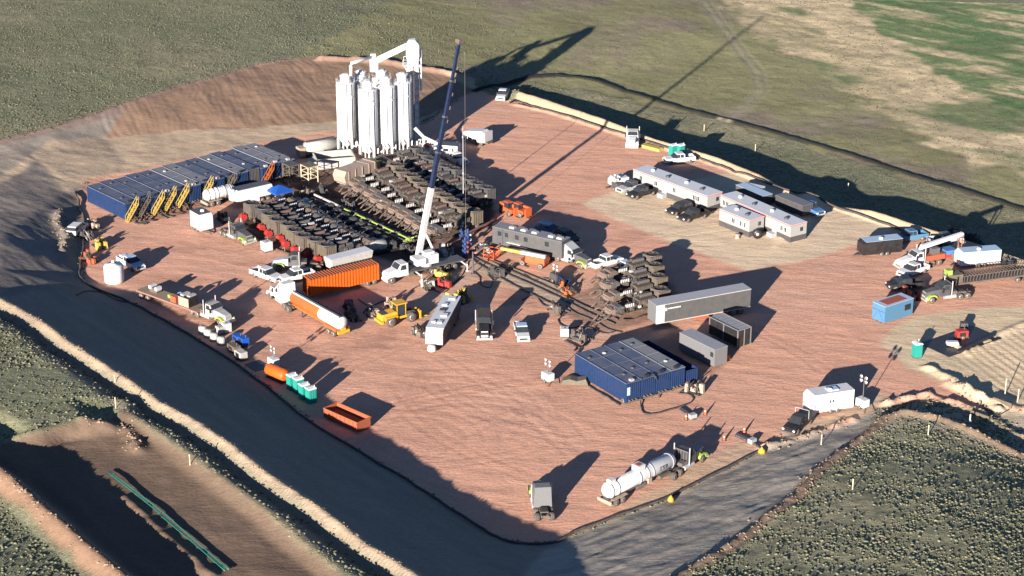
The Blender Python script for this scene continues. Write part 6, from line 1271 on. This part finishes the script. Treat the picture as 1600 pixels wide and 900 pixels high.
# cattle guard
t = empty('cattle_guard', 'dark barred cattle guard across the exit road', 'cattle guard'); put(t, (1530, 655), (1567, 634)); m = MB(); L_ = (gp(1567, 634)-gp(1530, 655)).length/2
for k in range(9): m.box(-L_, L_, -1.3+k*.32, -1.2+k*.32, .02, .14)
m.build('grating', 'dusty_steel', t); MB().box(-L_, -L_+.2, -1.4, 1.4, .1, .9).build('wing', 'khaki', t); MB().box(L_-.2, L_, -1.4, 1.4, .1, .9).build('wing', 'khaki', t)
t = empty('gate_marker', 'white gate post with barrel left of the cattle guard', 'post'); put(t, (1515, 662)); MB().cyl((0, 0, 0), (0, 0, 1.4), .1, n=8).build('pole', 'white', t); MB().lathe((0, 0, 0), [(.25, 0), (.25, .5), (0, .5)], 10).build('base', 'off_white', t)
# pipe lattice below the crane cab
for i, (u, v, H) in enumerate(((1283, 695, 1.5), (1332, 765, 1.5), (1450, 680, 1.5), (1570, 618, 2.6), (181, 638, 1.6), (297, 727, 1.5), (1590, 628, 2.0), (180, 600, 1.3), (1180, 236, 1.4), (1100, 205, 1.4), (1325, 297, 1.4))):
    t = MB().cyl((0, 0, 0), (0, 0, H), .07, n=6).cyl((0, 0, H-.25), (0, 0, H), .09, n=6).build('stake', 'straw'); put(t, (u, v)); 
    tag(t, ['straw coloured stake on the slope edge below the white gooseneck trailer', 'stake in the sagebrush of the near right corner', 'stake at the top of the near right sage hill', 'tallest stake, by the right edge above the cattle guard', 'stake on the bank above the dug pit', 'stake in the strip between pit and berm', 'stake at the far right edge above the exit road', 'stake alone in the left sagebrush', 'stake below the far berm level with the joined offices', 'stake below the far berm behind the toilets', 'stake in the shade below the far berm near the right'][i], 'stake', 'survey stakes')
t = pickup('white vehicle half sunk in shadow in the hollow at the far left', 'white', suv=True, cat='car', name='parked_car'); put(t, (118, 368), (126, 362))
p0 = gp(120, 366, .5); t.location.z = hz(p0.x, p0.y)

# ------------------------------------------------------------------ sagebrush and grass tufts
def clumps(name, label, n, poly_list, seed, smin, smax, cols, keep=None):
    rs = np.random.RandomState(seed); out = []
    for poly, cnt in poly_list:
        P_ = np.array([p[:2] for p in poly]); lo = P_.min(0); hi = P_.max(0); q = lo+(hi-lo)*rs.rand(int(cnt), 2)
        q = q[inpoly(q[:, 0], q[:, 1], [tuple(p) for p in P_])]; out.append(q)
    q = np.concatenate(out)
    ii = np.clip(np.searchsorted(GX, q[:, 0])-1, 0, nx-2); jj = np.clip(np.searchsorted(GY, q[:, 1])-1, 0, ny-2)
    dens = fbm(q[:, 0], q[:, 1], 7, seed+5, 3)
    fade = np.ones(len(q))
    if name == 'far_sagebrush': fade = np.clip((-q[:, 0]+2+(fbm(q[:, 0], q[:, 1], 30, 8, 3)-.5)*60-(q[:, 1]-400)*.1)/28, 0, 1)
    if name == 'grass_tufts': fade = 1-np.clip((-q[:, 0]+2)/28, 0, 1)*.8
    ok = (rs.rand(len(q)) < fade) & (VEG[jj, ii] > 0.12) & (dens+rs.rand(len(q))*0.5 > 0.66); q = q[ok]; ii = ii[ok]; jj = jj[ok]; z = ZZ[jj, ii]; N = len(q)
    s = smin+(smax-smin)*rs.rand(N)**2.4
    nr = 5; ringsR = [(1.0, -0.05), (0.8, 0.38)]
    V = np.zeros((N, 11, 3)); 
    for k, (rr, hh) in enumerate(ringsR):
        for i in range(nr):
            a = 2*np.pi*i/nr+rs.rand(N)*0.8; rad = s*rr*(0.55+0.8*rs.rand(N))
            V[:, k*nr+i, 0] = q[:, 0]+np.cos(a)*rad; V[:, k*nr+i, 1] = q[:, 1]+np.sin(a)*rad; V[:, k*nr+i, 2] = z+s*hh*(0.6+0.6*rs.rand(N))
    V[:, 10, 0] = q[:, 0]; V[:, 10, 1] = q[:, 1]; V[:, 10, 2] = z+s*0.6
    f = []
    for k in range(1):
        for i in range(nr): a, b_ = k*nr+i, k*nr+(i+1) % nr; f.append((a, b_, b_+nr)); f.append((a, b_+nr, a+nr))
    for i in range(nr): f.append((nr+i, nr+(i+1) % nr, 10))
    f = np.array(f); F = (f[None]+(np.arange(N)*11)[:, None, None]).reshape(-1, 3)
    me = bpy.data.meshes.new(name); me.vertices.add(N*11); me.vertices.foreach_set('co', V.ravel()); me.loops.add(F.size); me.loops.foreach_set('vertex_index', F.ravel().astype(np.int32)); me.polygons.add(len(F)); me.polygons.foreach_set('loop_start', np.arange(0, F.size, 3, dtype=np.int32)); me.update(calc_edges=True)
    c = me.color_attributes.new('tint', 'FLOAT_COLOR', 'POINT'); cc = np.array(cols)[rs.randint(0, len(cols), N)]*(0.75+0.5*rs.rand(N, 1)); cc = np.repeat(np.concatenate([cc, np.ones((N, 1))], 1), 11, 0); c.data.foreach_set('color', cc.ravel().astype(np.float32))
    mm = bpy.data.materials.new(name+'_leaf'); mm.use_nodes = True; b = mm.node_tree.nodes['Principled BSDF']; at = mm.node_tree.nodes.new('ShaderNodeAttribute'); at.attribute_name = 'tint'
    no = mm.node_tree.nodes.new('ShaderNodeTexNoise'); no.inputs['Scale'].default_value = 4; hs = mm.node_tree.nodes.new('ShaderNodeHueSaturation'); mr = mm.node_tree.nodes.new('ShaderNodeMapRange'); mr.inputs[3].default_value = 0.6; mr.inputs[4].default_value = 1.4
    gg = mm.node_tree.nodes.new('ShaderNodeNewGeometry'); k = mm.node_tree.links; k.new(gg.outputs['Position'], no.inputs['Vector']); k.new(no.outputs[0], mr.inputs[0]); k.new(mr.outputs[0], hs.inputs['Value']); k.new(at.outputs['Color'], hs.inputs['Color']); k.new(hs.outputs[0], b.inputs['Base Color']); b.inputs['Roughness'].default_value = 0.9; b.inputs['Specular IOR Level'].default_value = 0.1
    me.materials.append(mm); o = bpy.data.objects.new(name, me); col.objects.link(o); o['kind'] = 'stuff'; return o
def box_poly(x0, x1, y0, y1): return [(x0, y0), (x1, y0), (x1, y1), (x0, y1)]
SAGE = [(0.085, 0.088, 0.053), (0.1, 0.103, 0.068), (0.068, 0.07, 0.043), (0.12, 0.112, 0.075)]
clumps('sagebrush', '', 0, [(box_poly(-131, 0, 183, 300), 80000), (box_poly(0, 130, 183, 262), 70000)], 3, 0.08, 0.26, [(a*1.4, b*1.38, c*1.35) for a, b, c in SAGE])  # near clumps tinted lighter to make up for their own shade
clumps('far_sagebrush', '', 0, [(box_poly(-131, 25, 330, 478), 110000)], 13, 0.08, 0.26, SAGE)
clumps('grass_tufts', '', 0, [(box_poly(-20, 137, 290, 480), 50000)], 23, 0.06, 0.2, [(0.09, 0.082, 0.05), (0.065, 0.064, 0.038), (0.10, 0.085, 0.06)])
# clods of soil along the berms
def clods(name, lines, seed, m, per=7, wd=1.1, s0=.12, s1=.5):
    r = random.Random(seed); mb = MB()
    for ln in lines:
        for a, b_ in zip(ln[:-1], ln[1:]):
            a = Vector(a); b_ = Vector(b_); n = int((b_-a).length*per)
            for k in range(n):
                p = a.lerp(b_, r.random()); x = p.x+r.gauss(0, wd); y = p.y+r.gauss(0, wd); z = hz(x, y); s = s0+(s1-s0)*r.random()**2.5
                vs = [(x+s*r.uniform(.6, 1.1)*dx, y+s*r.uniform(.6, 1.1)*dy, z+s*(h_+r.uniform(-.2, .2))) for dx, dy, h_ in ((-1, -.7, -.3), (1, -.8, -.3), (.9, .8, -.3), (-.9, .7, -.3), (-.4, -.4, .6), (.5, -.3, .5), (.3, .5, .6), (-.5, .4, .5))]
                mb.add(vs, [(4, 5, 6, 7), (0, 1, 5, 4), (1, 2, 6, 5), (2, 3, 7, 6), (3, 0, 4, 7)])
    o = mb.build(name, m); o['kind'] = 'stuff'; return o
M['clod'] = mat('clod', (0.2, 0.145, 0.1), 0.95, dust=0.3)
clods('soil_clods', [B['se'], B['pit_berm']], 4, 'clod', 6, .7, .06, .26); clods('soil_clods', [B['sw']], 5, 'clod', 4, .5, .06, .2)
clods('soil_clods', [L([(1385, 632, 0), (1450, 622, 0), (1520, 644, 0), (1600, 690, 0)]), L([(1480, 600, 0), (1530, 622, 0), (1600, 640, 0)]), L([(1195, 700, 0), (1262, 683, 0), (1330, 658, 0)]), L([(130, 657, 6), (190, 660, 6), (215, 700, 5.6)]), L([(95, 330, 1), (92, 350, .8), (105, 370, .8), (100, 395, .6)])], 6, 'clod', 6, .8, .08, .35)
